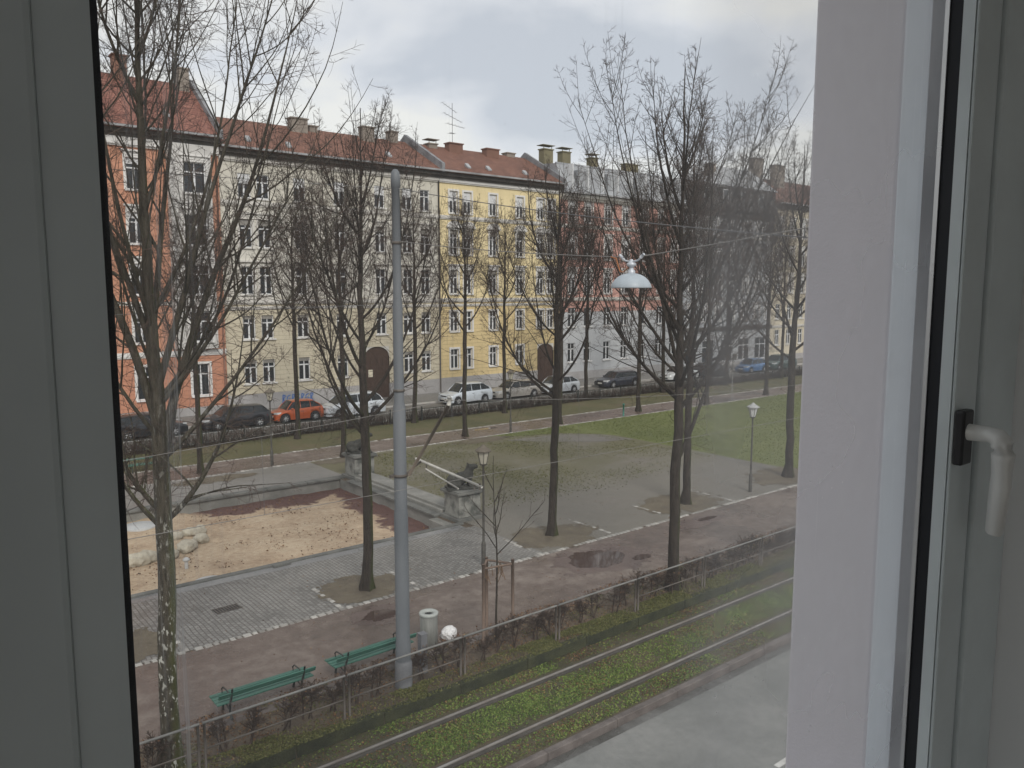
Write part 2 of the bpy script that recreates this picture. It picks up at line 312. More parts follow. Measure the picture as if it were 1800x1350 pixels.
M['lantern_roof'] = mat('lantern_roof', (0.10, 0.085, 0.065), (0.15, 0.13, 0.10), 6, 0.7)
M['lantern_roof_pale'] = mat('pale_lantern_roof', (0.36, 0.37, 0.37), (0.44, 0.45, 0.45), 6, 0.7)
M['lantern_glass'] = plain('lantern_milk_glass', (0.42, 0.40, 0.33), 0.4)
M['lantern_glass_white'] = plain('lantern_white_glass', (0.62, 0.64, 0.63), 0.4)
M['lamp_shade'] = plain('lamp_enamel', (0.36, 0.41, 0.45), 0.45)
M['lamp_fit'] = plain('lamp_fitting', (0.50, 0.53, 0.57), 0.45, 0.3)
M['copper'] = plain('orange_cable', (0.34, 0.12, 0.035), 0.6)
M['wire'] = mat('pale_wire', (0.26, 0.25, 0.235), (0.18, 0.17, 0.16), 2, 0.5, 0.3)
M['wire_dark'] = mat('dark_wire', (0.09, 0.09, 0.095), (0.13, 0.13, 0.135), 2, 0.6)
M['fibre'] = mat('pale_tube', (0.50, 0.49, 0.45), (0.38, 0.37, 0.34), 5, 0.5)
M['brown_tube'] = mat('brown_strut', (0.12, 0.095, 0.072), (0.17, 0.14, 0.11), 5, 0.6)
M['stake'] = mat('stake_wood', (0.12, 0.085, 0.065), (0.19, 0.14, 0.11), 3, 0.9, stretch=(8, 8, 0.6))
M['strap'] = plain('coir_strap', (0.15, 0.095, 0.055), 0.95)
M['tyre'] = plain('tyre', (0.018, 0.018, 0.02), 0.85)
M['alloy'] = plain('alloy', (0.42, 0.43, 0.44), 0.35, 0.5)
M['car_glass'] = plain('car_glass', (0.020, 0.024, 0.026), 0.06)
M['headlight'] = plain('headlight', (0.55, 0.57, 0.58), 0.15)
M['taillight'] = plain('taillight', (0.30, 0.015, 0.012), 0.25)
M['plate'] = plain('number_plate', (0.60, 0.60, 0.57), 0.5)
M['line'] = mat('worn_white_paint', (0.42, 0.42, 0.40), (0.60, 0.60, 0.58), 3, 0.7)
# --- window and room
M['upvc'] = plain('white_window_plastic', (0.60, 0.66, 0.67), 0.45)
M['upvc_out'] = plain('white_outer_frame', (0.70, 0.76, 0.82), 0.5)
M['gasket'] = plain('grey_gasket', (0.14, 0.145, 0.155), 0.6)
M['gasket_black'] = plain('black_gasket', (0.012, 0.013, 0.018), 0.6)
M['spacer'] = plain('metal_spacer', (0.55, 0.55, 0.55), 0.3, 0.8)
M['handle_metal'] = plain('satin_handle', (0.66, 0.67, 0.65), 0.4, 0.15)
M['handle_black'] = plain('handle_base_black', (0.012, 0.012, 0.014), 0.4)
M['room_paint'] = mat('room_paint', (0.84, 0.85, 0.85), (0.81, 0.82, 0.82), 2, 0.9)
M['room_floor'] = mat('room_boards', (0.22, 0.18, 0.14), (0.17, 0.14, 0.11), 3, 0.6)
M['reveal'] = mat('lilac_render', (0.71, 0.675, 0.715), (0.66, 0.63, 0.665), 2.5, 0.95, 0, 120, 0.25, 0.004)

# ------------------------------------------------------------------ mesh helpers
COL = scene.collection
class MB:
    """collects geometry and links it as one mesh object"""
    def __init__(s): s.v = []; s.f = []; s.n = 0; s.m = []; s.smooth = []
    def add(s, verts, faces, mi=0, smooth=False):
        verts = np.asarray(verts, float).reshape(-1, 3)
        s.v.append(verts)
        for f in faces: s.f.append(tuple(int(i) + s.n for i in f)); s.m.append(mi); s.smooth.append(smooth)
        s.n += len(verts)
    def box(s, x0, x1, y0, y1, z0, z1, mi=0):
        v = [(x0, y0, z0), (x1, y0, z0), (x1, y1, z0), (x0, y1, z0), (x0, y0, z1), (x1, y0, z1), (x1, y1, z1), (x0, y1, z1)]
        s.add(v, [(0, 3, 2, 1), (4, 5, 6, 7), (0, 1, 5, 4), (1, 2, 6, 5), (2, 3, 7, 6), (3, 0, 4, 7)], mi); return s
    def quad(s, a, b, c, d, mi=0): s.add([a, b, c, d], [(0, 1, 2, 3)], mi); return s
    def tube(s, pts, rad, sides=8, mi=0, caps=True):
        pts = np.asarray(pts, float); n = len(pts)
        rad = np.full(n, rad, float) if np.isscalar(rad) else np.asarray(rad, float)
        t = np.gradient(pts, axis=0); t /= np.linalg.norm(t, axis=1)[:, None] + 1e-9
        ref = np.array([0.0, 0.0, 1.0]) if abs(t[:, 2]).mean() < 0.8 else np.array([1.0, 0.0, 0.0])
        a = np.cross(t, ref); a /= np.linalg.norm(a, axis=1)[:, None] + 1e-9; b = np.cross(t, a)
        th = np.arange(sides) * 2 * PI / sides
        ring = pts[:, None, :] + rad[:, None, None] * (np.cos(th)[None, :, None] * a[:, None, :] + np.sin(th)[None, :, None] * b[:, None, :])
        f = []
        for i in range(n - 1):
            for j in range(sides):
                k = (j + 1) % sides
                f.append((i * sides + j, i * sides + k, (i + 1) * sides + k, (i + 1) * sides + j))
        if caps: f.append(tuple(range(sides))); f.append(tuple(reversed(range((n - 1) * sides, n * sides))))
        s.add(ring.reshape(-1, 3), f, mi, sides > 4); return s
    def lathe(s, prof, c=(0, 0, 0), sides=24, mi=0, smooth=True, axis='z'):
        n = len(prof); th = np.arange(sides) * 2 * PI / sides; v = []
        for r, z in prof:
            for t in th:
                p = (r * math.cos(t), r * math.sin(t), z)
                if axis == 'y': p = (p[0], p[2], p[1])
                v.append((c[0] + p[0], c[1] + p[1], c[2] + p[2]))
        f = []
        for i in range(n - 1):
            for j in range(sides):
                k = (j + 1) % sides; f.append((i * sides + j, i * sides + k, (i + 1) * sides + k, (i + 1) * sides + j))
        s.add(v, f, mi, smooth); return s
    def prism(s, poly, y0, y1, mi=0, plane='xz'):
        n = len(poly)
        if plane == 'xz': v = [(p[0], y0, p[1]) for p in poly] + [(p[0], y1, p[1]) for p in poly]
        elif plane == 'yz': v = [(y0, p[0], p[1]) for p in poly] + [(y1, p[0], p[1]) for p in poly]
        else: v = [(p[0], p[1], y0) for p in poly] + [(p[0], p[1], y1) for p in poly]
        f = [tuple(range(n)), tuple(reversed(range(n, 2 * n)))] + [(i, (i + 1) % n, n + (i + 1) % n, n + i) for i in range(n)]
        s.add(v, f, mi); return s
    def build(s, name, mats, parent=None, bevel=None, loc=None):
        me = bpy.data.meshes.new(name)
        v = np.concatenate(s.v) if s.v else np.zeros((0, 3))
        me.from_pydata(v.tolist(), [], s.f)
        if not isinstance(mats, (list, tuple)): mats = [mats]
        for m_ in mats: me.materials.append(m_)
        me.polygons.foreach_set('material_index', s.m)
        me.polygons.foreach_set('use_smooth', s.smooth)
        me.update()
        o = bpy.data.objects.new(name, me); COL.objects.link(o)
        if parent is not None: o.parent = parent
        if loc is not None: o.location = loc
        if bevel:
            b = o.modifiers.new('bevel', 'BEVEL'); b.width = bevel; b.segments = 2; b.limit_method = 'ANGLE'
        return o
def mesh_fast(name, V, F, mats, parent=None, mi=None, smooth=False):
    """quad or triangle arrays, fast"""
    me = bpy.data.meshes.new(name); F = np.asarray(F, np.int32); k = F.shape[1]
    me.vertices.add(len(V)); me.vertices.foreach_set('co', np.asarray(V, np.float32).ravel())
    me.loops.add(F.size); me.loops.foreach_set('vertex_index', F.ravel())
    me.polygons.add(len(F)); me.polygons.foreach_set('loop_start', np.arange(0, F.size, k, dtype=np.int32))
    if mi is not None: me.polygons.foreach_set('material_index', np.asarray(mi, np.int32))
    me.polygons.foreach_set('use_smooth', np.full(len(F), smooth))
    for m_ in (mats if isinstance(mats, (list, tuple)) else [mats]): me.materials.append(m_)
    me.update(calc_edges=True); me.validate()
    o = bpy.data.objects.new(name, me); COL.objects.link(o)
    if parent is not None: o.parent = parent
    return o
def empty(name, loc=(0, 0, 0), rz=0.0):
    o = bpy.data.objects.new(name, None); COL.objects.link(o); o.location = loc; o.rotation_euler = (0, 0, rz); o.empty_display_size = 0.2
    return o
def tag(o, label=None, cat=None, group=None, kind=None):
    if label: o['label'] = label
    if cat: o['category'] = cat
    if group: o['group'] = group
    if kind: o['kind'] = kind
    return o
KIDS = {}
def copy_tree(o, parent=None, label=None):
    c = o.copy(); COL.objects.link(c)
    if parent is not None: c.parent = parent
    if label: c['label'] = label
    for ch in [x for x in ALLCH(o)]: copy_tree(ch, c)
    return c
def ALLCH(o): return list(o.children)
def struct(o, kind='structure', label=None): o['kind'] = kind; return o
rng = np.random.default_rng(7)
def vnoise(x, y, s, seed=0):
    """smooth value noise, numpy"""
    r_ = np.random.default_rng(seed).random((64, 64)); x = x / s; y = y / s
    i = np.floor(x).astype(int); j = np.floor(y).astype(int); fx = x - i; fy = y - j
    fx = fx * fx * (3 - 2 * fx); fy = fy * fy * (3 - 2 * fy); g = lambda a, b: r_[a % 64, b % 64]
    return (g(i, j) * (1 - fx) + g(i + 1, j) * fx) * (1 - fy) + (g(i, j + 1) * (1 - fx) + g(i + 1, j + 1) * fx) * fy
def sheet(name, x0, x1, y0, y1, z, m, th=None):
    o = MB().add([(x0, y0, z), (x1, y0, z), (x1, y1, z), (x0, y1, z)], [(0, 1, 2, 3)])
    b = MB(); b.quad((x0, y0, z), (x1, y0, z), (x1, y1, z), (x0, y1, z)); ob = b.build(name, m); ob['kind'] = 'structure'; return ob
def poly_sheet(name, pts, z, m):
    b = MB(); b.add([(p[0], p[1], z) for p in pts], [tuple(range(len(pts)))]); o = b.build(name, m); o['kind'] = 'structure'; return o

# ------------------------------------------------------------------ the ground and everything laid on it
PX0, PX1, PY0, PY1, PZ = -6.0, 17.15, 24.75, 34.6, -0.45       # the sunken sandpit
def build_ground():
    ys = [-300, 11.3, 11.32, 14.3, 14.32, PY0, PY0 + .01, PY1 - .01, PY1, 1500]
    zs = [-0.41, -0.41, -0.27, -0.27, -0.01, -0.01, None, None, -0.01, -0.01]
    xs = [-1200, PX0, PX0 + .01, PX1 - .01, PX1, 1800]
    V = []; F = []
    for j, (y, z) in enumerate(zip(ys, zs)):
        for i, x in enumerate(xs):
            zz = z if z is not None else (PZ - 0.35 if 2 <= i <= 3 else -0.01)
            V.append((x, y, zz))
    n = len(xs)
    for j in range(len(ys) - 1):
        for i in range(n - 1): F.append((j * n + i, j * n + i + 1, (j + 1) * n + i + 1, (j + 1) * n + i))
    b = MB(); b.add(V, F); struct(b.build('ground', M['soil']))
build_ground()
sheet('road', -60, 140, 3.4, 11.24, -0.398, M['asphalt'])
sheet('gutter_line', -60, 140, 11.02, 11.24, -0.394, M['gutter_wet'])
b = MB(); b.box(-60, 140, 0.76, 3.3, -0.40, -0.26); struct(b.build('near_pavement', M['far_path']))
b = MB(); b.box(-60, 140, 3.3, 3.4, -0.40, -0.255); struct(b.build('near_kerb', M['kerb']))
# long kerb stones with joints
b = MB(); x = -10.0; k = 0
while x < 60:
    L = 2.0; dz = rng.uniform(-.004, .004)
    b.box(x + .003, x + L - .003, 11.25 + rng.uniform(-.004, .004), 11.41, -0.42, -0.22 + dz); x += L
o = struct(b.build('kerb', M['kerb'], bevel=0.02))
b = MB()
for X in (13.4, 19.4, 25.4, 7.4): b.box(X, X + 1.5, 8.2, 8.32, -0.394, -0.390)
struct(b.build('lane_marking', M['line']))
# grassed tram track
sheet('track_bed', -40, 120, 11.40, 14.31, -0.262, M['track'])
for Y, l in ((12.21, 'steel tram rail nearest the road kerb'), (13.67, 'steel tram rail nearest the mossy step')):
    t = empty('tram_rail', (0, Y, -0.25)); tag(t, l, 'rail', 'rails of the tram track')
    bb = MB(); bb.box(-10, 70, -0.028, 0.028, -0.015, 0.030); bb.build('rail_head', M['rail_top'], t, 0.006)
    bb = MB(); bb.box(-10, 70, -0.14, -0.030, -0.012, 0.004); bb.box(-10, 70, 0.030, 0.075, -0.012, 0.006); bb.build('groove_filler', M['rubber'], t)
# mossy step between track and planting
b = MB(); x = -8.0
while x < 60:
    L = 2.0; b.box(x + .004, x + L - .004, 14.28 + rng.uniform(-.012, .012), 14.46, -0.27, 0.015 + rng.uniform(-.01, .01)); x += L
tag(b.build('low_wall', M['moss'], bevel=0.03), 'low dark moss covered concrete step along the tram track', 'low wall')
sheet('planting_strip', -40, 120, 14.46, 16.12, -0.002, M['soil'])
sheet('path', -40, 120, 16.12, 19.93, 0.0, M['path'])
sheet('sett_paving', -40, 17.6, 20.0, 24.15, 0.0, M['setts'])
sheet('square', 17.6, 36.0, 20.0, 38.96, 0.0, M['plaza'])
sheet('stone_strip', -40, 17.2, 24.15, 24.66, 0.003, M['stone_strip'])
sheet('far_sett_path', -40, 17.6, 34.9, 38.96, 0.0, M['far_path'])
poly_sheet('lawn', [(36.0, 20.9), (120, 20.9), (120, 38.96), (29, 38.96), (31, 38.0), (33.8, 36.9), (35.2, 35.4), (35.9, 34.3), (35.9, 24.9)], 0.005, M['lawn'])
sheet('square_apron', 36.0, 120, 20.0, 20.9, 0.0, M['plaza'])
poly_sheet('asphalt_patch', [(29.5, 37.2), (33.5, 36.7), (35.5, 34.9), (35.8, 32.6), (33.8, 33.2), (31.0, 35.4)], 0.009, M['far_road'])
sheet('far_path', -40, 120, 39.06, 41.95, 0.0, M['path'])
sheet('grass_verge', -40, 120, 42.05, 47.6, 0.0, M['verge'])
sheet('far_road', -60, 140, 47.75, 53.55, 0.0, M['far_road'])
b = MB(); b.box(-60, 140, 47.6, 47.75, -.05, 0.08); b.box(-60, 140, 53.55, 53.7, -.05, 0.12); struct(b.build('far_kerb', M['kerb_far']))
b = MB(); b.box(-60, 140, 51.0, 51.14, 0.002, 0.006); struct(b.build('parking_line', M['line']))
b = MB(); b.box(-60, 140, 53.7, 58.4, -.05, 0.11); struct(b.build('far_pavement', M['far_path']))
# pale irregular stones edging the paths
def edging(y, x0, x1, size, zt, skip=0.04, m='edge_stone'):
    V = []; F = []; x = x0; n = 0
    while x < x1:
        L = size * rng.uniform(0.8, 1.25); w = size * rng.uniform(0.38, 0.52)
        if rng.random() > skip:
            yy = y + rng.uniform(-.012, .012); z = zt + rng.uniform(-.008, .006); c = 0.02
            a0, a1 = x + .012, x + L - .012
            V += [(a0, yy - w, -.03), (a1, yy - w, -.03), (a1, yy + w, -.03), (a0, yy + w, -.03),
                  (a0 + c, yy - w + c, z), (a1 - c, yy - w + c + rng.uniform(-.01, .01), z), (a1 - c, yy + w - c, z), (a0 + c, yy + w - c, z)]
            F += [(n + 4, n + 5, n + 6, n + 7), (n, n + 1, n + 5, n + 4), (n + 1, n + 2, n + 6, n + 5), (n + 2, n + 3, n + 7, n + 6), (n + 3, n, n + 4, n + 7)]; n += 8
        x += L
    return V, F
def edge_obj(name, runs, m='edge_stone'):
    V = []; F = []
    for r_ in runs:
        v, f = edging(*r_); F += [tuple(i + len(V) for i in q) for q in f]; V += v
    b = MB(); b.add(V, F); struct(b.build(name, M[m]))
edge_obj('path_edging', [(19.96, 0, 60, 0.20, 0.022)])
edge_obj('far_path_edging', [(39.0, 4, 90, 0.22, 0.02), (42.0, 4, 90, 0.22, 0.02)])
# bench standing strip of stones
edge_obj('bench_stones', [(16.02, 4.8, 12, 0.30, 0.014, 0.1)], 'kerb')
# bare soil round the trunks, each with its stone corners
def blob(cx, cy, rx, ry, seed, n=28, sq=2.6, amp=0.12):
    r_ = random.Random(seed); pts = []; ph = [r_.uniform(0, 6.28) for _ in range(4)]
    for i in range(n):
        t = 2 * PI * i / n; c, s_ = math.cos(t), math.sin(t)
        k = (abs(c) ** sq + abs(s_) ** sq) ** (-1 / sq) * (1 + amp * (math.sin(3 * t + ph[0]) + 0.6 * math.sin(5 * t + ph[1]) + 0.4 * math.sin(9 * t + ph[2])) * 0.5)
        pts.append((cx + rx * c * k, cy + ry * s_ * k))
    return pts
def mask_patch(name, cx, cy, rx, ry, z, m, seed, cell=.05, rag=.55, sc=.45):
    nx, ny = int(2.6 * rx / cell), int(2.6 * ry / cell); X = cx + (np.arange(nx) - nx / 2) * cell; Y = cy + (np.arange(ny) - ny / 2) * cell; XX, YY = np.meshgrid(X, Y)
    d = ((XX - cx) / rx) ** 2 + ((YY - cy) / ry) ** 2
    f = 1 - d + rag * 2 * (.5 * vnoise(XX + 90, YY + 90, sc, seed) + .3 * vnoise(XX + 90, YY + 90, sc * .4, seed + 1) + .2 * vnoise(XX + 90, YY + 90, sc * .15, seed + 2) - .5)
    j, i = np.nonzero(f > 0); n = len(i); x = X[i]; y = Y[j]; h = cell / 2 + 1e-4
    Q = np.stack([np.stack([x - h, y - h], 1), np.stack([x + h, y - h], 1), np.stack([x + h, y + h], 1), np.stack([x - h, y + h], 1)], 1).reshape(-1, 2)
    V = np.concatenate([Q, np.full((len(Q), 1), z)], 1)
    key = np.round(V[:, :2] / h).astype(int); u, inv = np.unique(key, axis=0, return_inverse=True); VV = np.zeros((len(u), 3)); VV[inv.ravel()] = V
    o = mesh_fast(name, VV, inv.reshape(-1, 4), m); o['kind'] = 'structure'; return o
for i, (x, y, rx, ry) in enumerate([(3.6, 21.1, 1.9, 1.1), (11.2, 21.05, 1.25, 1.05), (19.2, 21.3, 1.7, 1.25), (26.5, 21.3, 1.9, 1.2), (34.3, 21.4, 2.2, 1.3), (12.3, 40.0 - 1.9, 1.8, 0.6), (19.6, 38.3, 1.8, .6), (28.4, 38.2, 2.0, 0.7)]):
    mask_patch('bare_soil', x, y, rx * 1.05, ry * 1.05, 0.007 + i * 0.0004, M['patch'], i + 3, .05, .85, .55)
V = []; F = []
for cx, cy, hx, hy in ((3.6, 21.05, 2.0, 1.08), (11.2, 21.05, 1.3, 1.08), (19.2, 21.3, 1.8, 1.3), (26.5, 21.3, 2.0, 1.3)):
    for side in (-1, 1):
        n_ = int(2 * hy / .2)
        for i in range(n_):
            if rng.random() < 0.5: continue
            x = cx + side * hx + rng.uniform(-.03, .03); y = cy - hy + i * .2; q = len(V)
            V += [(x - .06, y + .02, 0), (x + .06, y + .02, 0), (x + .06, y + .18, 0), (x - .06, y + .18, 0), (x - .05, y + .03, .02), (x + .05, y + .03, .02), (x + .05, y + .17, .02), (x - .05, y + .17, .02)]
            F += [(q + 4, q + 5, q + 6, q + 7), (q, q + 1, q + 5, q + 4), (q + 1, q + 2, q + 6, q + 5), (q + 2, q + 3, q + 7, q + 6), (q + 3, q, q + 4, q + 7)]
b = MB(); b.add(V, F); struct(b.build('tree_pit_edging', M['edge_stone']))
# puddles
mask_patch('wet_mud', 18.6, 18.35, 1.9, 1.25, 0.0040, M['mud'], 31, .05, .8, .5)
mask_patch('wet_mud', 10.5, 18.95, .95, .62, 0.0040, M['mud'], 33, .05, .7, .4)
mask_patch('wet_mud', 24.8, 19.1, 1.5, .5, 0.0040, M['mud'], 35, .05, .8, .4)
mask_patch('puddle', 18.55, 18.5, 1.12, 0.80, 0.0080, M['water'], 41, .03, .75, .55)
mask_patch('puddle', 10.5, 18.95, 0.55, 0.36, 0.0084, M['water'], 43, .03, .7, .35)
mask_patch('puddle', 25.4, 19.15, 0.55, 0.15, 0.0088, M['water'], 45, .03, .6, .3)
mask_patch('puddle', 19.9, 17.65, 0.42, 0.2, 0.0092, M['water'], 47, .03, .7, .3)
mask_patch('puddle', 30.9, 41.2, 0.9, 0.25, 0.0080, M['water'], 49, .04, .6, .4)
# the sunken sandpit
def build_pit():
    nx, ny = 260, 120; X = np.linspace(PX0 + .02, PX1 - .02, nx); Y = np.linspace(PY0 + .02, PY1 - .02, ny); XX, YY = np.meshgrid(X, Y)
    Z = PZ + 0.10 * (vnoise(XX, YY, 2.2, 3) - .5) + 0.05 * (vnoise(XX, YY, .6, 4) - .5) + 0.02 * (vnoise(XX, YY, .25, 5) - .5)
    Z = np.where((XX < 10) & (YY > 30), Z + .03, Z); Z = Z - 0.05 * np.clip(4 * (vnoise(XX, YY, .42, 6) - .66), 0, 1)
    V = np.stack([XX, YY, Z], -1).reshape(-1, 3); i, j = np.meshgrid(np.arange(nx - 1), np.arange(ny - 1)); a = (j * nx + i).ravel()
    struct(mesh_fast('sand', V, np.stack([a, a + 1, a + nx + 1, a + nx], 1), M['sand'], smooth=True))
build_pit()
w = MB()
w.box(-6, 17.2, 24.66, 24.76, -.55, -0.03); w.box(-6, 17.2, 34.55, 34.70, -.55, -0.03); w.box(17.13, 17.33, 24.76, 34.55, -.55, -0.03)
b2 = MB()
b2.box(-6, 17.42, 24.58, 24.79, -0.03, 0.055)
for k in range(12):
    x0 = -6 + k * 1.95; b2.box(x0 + .01, x0 + 1.94, 34.44, 34.86, -0.03, 0.07 + 0.004 * (k % 3))
for k in range(5):
    y0 = 26.1 + k * 1.52; b2.box(17.05, 17.42, y0 + .008, y0 + 1.51, -0.03, 0.07 + .003 * (k % 2))
t = empty('sandpit_surround', (0, 0, 0)); tag(t, 'dark weathered stone surround of the sunken sandpit', 'low wall')
w.build('wall', M['pit_wall'], t); b2.build('coping', M['coping'], t, 0.015)
b3 = MB(); b3.box(17.45, 17.62, 26.2, 33.6, -0.03, 0.20); b3.box(17.62, 18.35, 26.2, 33.6, -.03, 0.30); b3.box(18.35, 18.75, 26.2, 33.6, -.03, 0.14)
b3.build('parapet', M['pit_wall'], t, 0.03)
b3 = MB(); b3.box(9.7, 10.3, 24.42, 24.6, 0.0, 0.10); b3.build('loose_stone', M['coping'], t, 0.02)

# ------------------------------------------------------------------ pedestals, sculptures, rocks
def remeshed(name, ells, vox, m, parent=None, extra=None, disp=0.0, seed=0):
    b = MB()
    import bmesh
    for (c, r_, rot) in ells:
        bm = bmesh.new(); bmesh.ops.create_icosphere(bm, subdivisions=3, radius=1.0)
        mt = Matrix.Translation(c) @ Euler(rot).to_matrix().to_4x4() @ Matrix.Diagonal((*r_, 1))
        v = [mt @ q.co for q in bm.verts]; f = [[q.index for q in g.verts] for g in bm.faces]; bm.free(); b.add([tuple(q) for q in v], f, 0, True)
    o = b.build(name, m, parent); md = o.modifiers.new('r', 'REMESH'); md.mode = 'VOXEL'; md.voxel_size = vox; md.use_smooth_shade = True
    dg = bpy.context.evaluated_depsgraph_get(); me = bpy.data.meshes.new_from_object(o.evaluated_get(dg)); o.modifiers.clear(); o.data = me
    for v in me.vertices:
        p = v.co; k = mnoise.noise(p * 6 + Vector((seed, 0, 0))) * disp + mnoise.noise(p * 16 + Vector((seed, 3, 0))) * disp * 0.5
        v.co += v.normal * k
    for p in me.polygons: p.use_smooth = True
    return o
def pedestal(loc, label):
    t = empty('pedestal', loc); tag(t, label, 'pedestal', 'stone pedestals at the sandpit')
    b = MB(); b.box(-.66, .66, -.66, .66, -.02, .13); b.build('plinth', M['coping'], t, 0.02)
    b = MB(); b.box(-.52, .52, -.52, .52, .13, 1.0)
    b.build('shaft', M['pedestal'], t, 0.02)
    b = MB(); b.box(-.56, .56, -.56, .56, 1.0, 1.05); b.box(-.64, .64, -.64, .64, 1.05, 1.15); b.box(-.60, .60, -.60, .60, 1.15, 1.19)
    b.build('cap', M['coping'], t, 0.015)
    return t
pedestal((17.95, 25.45, 0), 'weathered stone pedestal near the setts, below the dark animal sculpture')
pedestal((18.1, 34.3, 0), 'grey stone pedestal at the far corner of the sandpit')
b = MB(); b.box(16.75, 17.27, 24.8, 26.1, -.5, -.02); tag(b.build('stone_step', M['pit_wall'], None, 0.03), 'low stone block inside the sandpit at the near pedestal', 'stone block')
def beast(loc, rz, label):
    t = empty('animal_sculpture', loc, rz); t.scale = (1.15, 1.15, 1.15); tag(t, label, 'sculpture', 'animal sculptures on the pedestals')
    E_ = [((-.28, 0, .26), (.27, .21, .24), (0, 0, 0)), ((-.02, 0, .33), (.30, .19, .22), (0, -.45, 0)), ((.22, 0, .45), (.18, .17, .24), (0, .2, 0)), ((.30, 0, .66), (.15, .13, .15), (0, 0, 0)),
          ((.42, 0, .72), (.13, .10, .10), (0, -.2, 0)), ((.50, 0, .70), (.07, .07, .06), (0, 0, 0)), ((.22, .09, .79), (.03, .03, .07), (0, 0, 0)), ((.22, -.09, .79), (.03, .03, .07), (0, 0, 0)),
          ((-.26, .18, .14), (.22, .09, .13), (0, .1, 0)), ((-.26, -.18, .14), (.22, .09, .13), (0, .1, 0)), ((-.05, .19, .05), (.16, .07, .05), (0, 0, 0)), ((-.05, -.19, .05), (.16, .07, .05), (0, 0, 0)),
          ((.27, .12, .22), (.075, .075, .24), (0, 0, 0)), ((.27, -.12, .22), (.075, .075, .24), (0, 0, 0)), ((.33, .12, .04), (.12, .075, .05), (0, 0, 0)), ((.33, -.12, .04), (.12, .075, .05), (0, 0, 0)),
          ((-.5, .05, .07), (.14, .05, .05), (0, 0, .6))]
    remeshed('body', E_, 0.03, M['statue'], t, disp=0.022, seed=3)
    b = MB(); b.box(-.55, .52, -.32, .32, -.03, .045); b.build('base_slab', M['statue'], t, 0.02)
    return t
beast((17.93, 25.45, 1.21), R(-22), 'dark weathered seated animal sculpture on the near pedestal')
beast((18.1, 34.3, 1.21), R(-22), 'dark animal sculpture on the far pedestal behind the trunk')
rocks = [((6.75, 29.0, -.30), (.62, .36, .26), 'large pale boulder, leftmost of the boulders in the sand'), ((7.75, 29.15, -.36), (.34, .30, .18), 'pale boulder half hidden by the spotted trunk'),
         ((8.45, 29.55, -.32), (.50, .30, .22), 'pale flat boulder just right of the spotted trunk'), ((9.15, 30.1, -.31), (.30, .27, .20), 'round pale boulder, rightmost in the sand'),
         ((9.25, 31.2, -.33), (.48, .32, .20), 'pale boulder farthest back in the boulder group'), ((8.5, 31.0, -.33), (.30, .25, .17), 'small pale boulder behind the flat one')]
for i, (c, r_, l) in enumerate(rocks):
    o = remeshed('boulder', [((0, 0, 0), r_, (0, 0, i * .7)), ((r_[0] * .35, .05, r_[2] * .2), (r_[0] * .6, r_[1] * .8, r_[2] * .8), (0.2, 0, i))], 0.05, M['rock'], None, disp=0.07, seed=i * 5.3)
    o.location = c; tag(o, l, 'boulder', 'pale boulders in the sand')
for c, rr, l in (((8.0, 25.55, -.44), .52, 'pale round concrete disc at the near edge of the sand'), ((7.85, 33.5, -.42), .62, 'pale round concrete disc at the far edge of the sand')):
    b = MB(); b.lathe([(0.001, .10), (rr - .03, .10), (rr, .07), (rr, -.05)], c, 40); tag(b.build('concrete_disc', M['disc']), l, 'concrete disc', 'concrete discs in the sandpit')
b = MB(); b.lathe([(.06, -.1), (.06, .22), (.05, .26)], (7.85, 27.5, -.42), 14); b.lathe([(.02, .24), (.11, .25), (.12, .30), (.06, .36), (.001, .37)], (7.85, 27.5, -.42), 14)
tag(b.build('knobbed_post', M['disc']), 'short pale post with round knob in the sand', 'post')
# drain grate
t = empty('drain_grate', (7.35, 22.05, 0.004), R(4)); tag(t, 'dark slotted drain grate in the sett paving', 'drain')
b = MB(); b.box(-.36, .36, -.17, .17, -.01, .003); b.build('pit', M['black'], t)
b = MB(); 
for k in range(9): b.box(-.34 + k * .08, -.34 + k * .08 + .035, -.17, .17, .004, .02)
b.box(-.37, .37, -.20, -.17, .0035, .012); b.box(-.37, .37, .17, .20, .0035, .012); b.build('bars', M['rust_steel'], t)

# ------------------------------------------------------------------ benches, bin, bag, box, lanterns
def bench(loc, rz, label, L=2.15):
    t = empty('park_bench', loc, rz); t.scale = (1, 1, .86); tag(t, label, 'bench', 'green park benches')
    # seat faces +Y: slats along X
    b = MB()
    for k, y in enumerate((-.02, .12, .26, .40)): b.box(-L / 2, L / 2, y - .055, y + .055, .42 + .006 * abs(k - 1.5), .455 + .006 * abs(k - 1.5))
    b.build('seat', M['bench_green'], t, 0.006)
    b = MB()
    for z, y in ((.70, -.175),):
        b.add(*boxrot((-L / 2, L / 2), y, z, .062, .018, R(20)))
    b.build('backrest', M['bench_green'], t, 0.005)
    for x in (-L / 2 + .27, L / 2 - .27):
        b = MB()
        b.tube([(x, .44, 0), (x, .38, .2), (x, .36, .41)], [.03, .022, .028], 6); b.tube([(x, -.14, 0), (x, -.03, .2), (x, -.05, .41)], [.03, .022, .028], 6)
        b.tube([(x, -.05, .40), (x, .43, .40)], .024, 6); b.tube([(x, -.05, .40), (x, -.15, .6), (x, -.225, .86)], [.028, .022, .02], 6)
        b.tube([(x, -.13, .62), (x, .1, .66), (x, .36, .64), (x, .44, .56), (x, .42, .44)], .018, 6)
        b.tube([(x, -.03, .2), (x, .17, .28), (x, .38, .2)], .016, 6); b.build('leg', M['iron'], t)
    return t
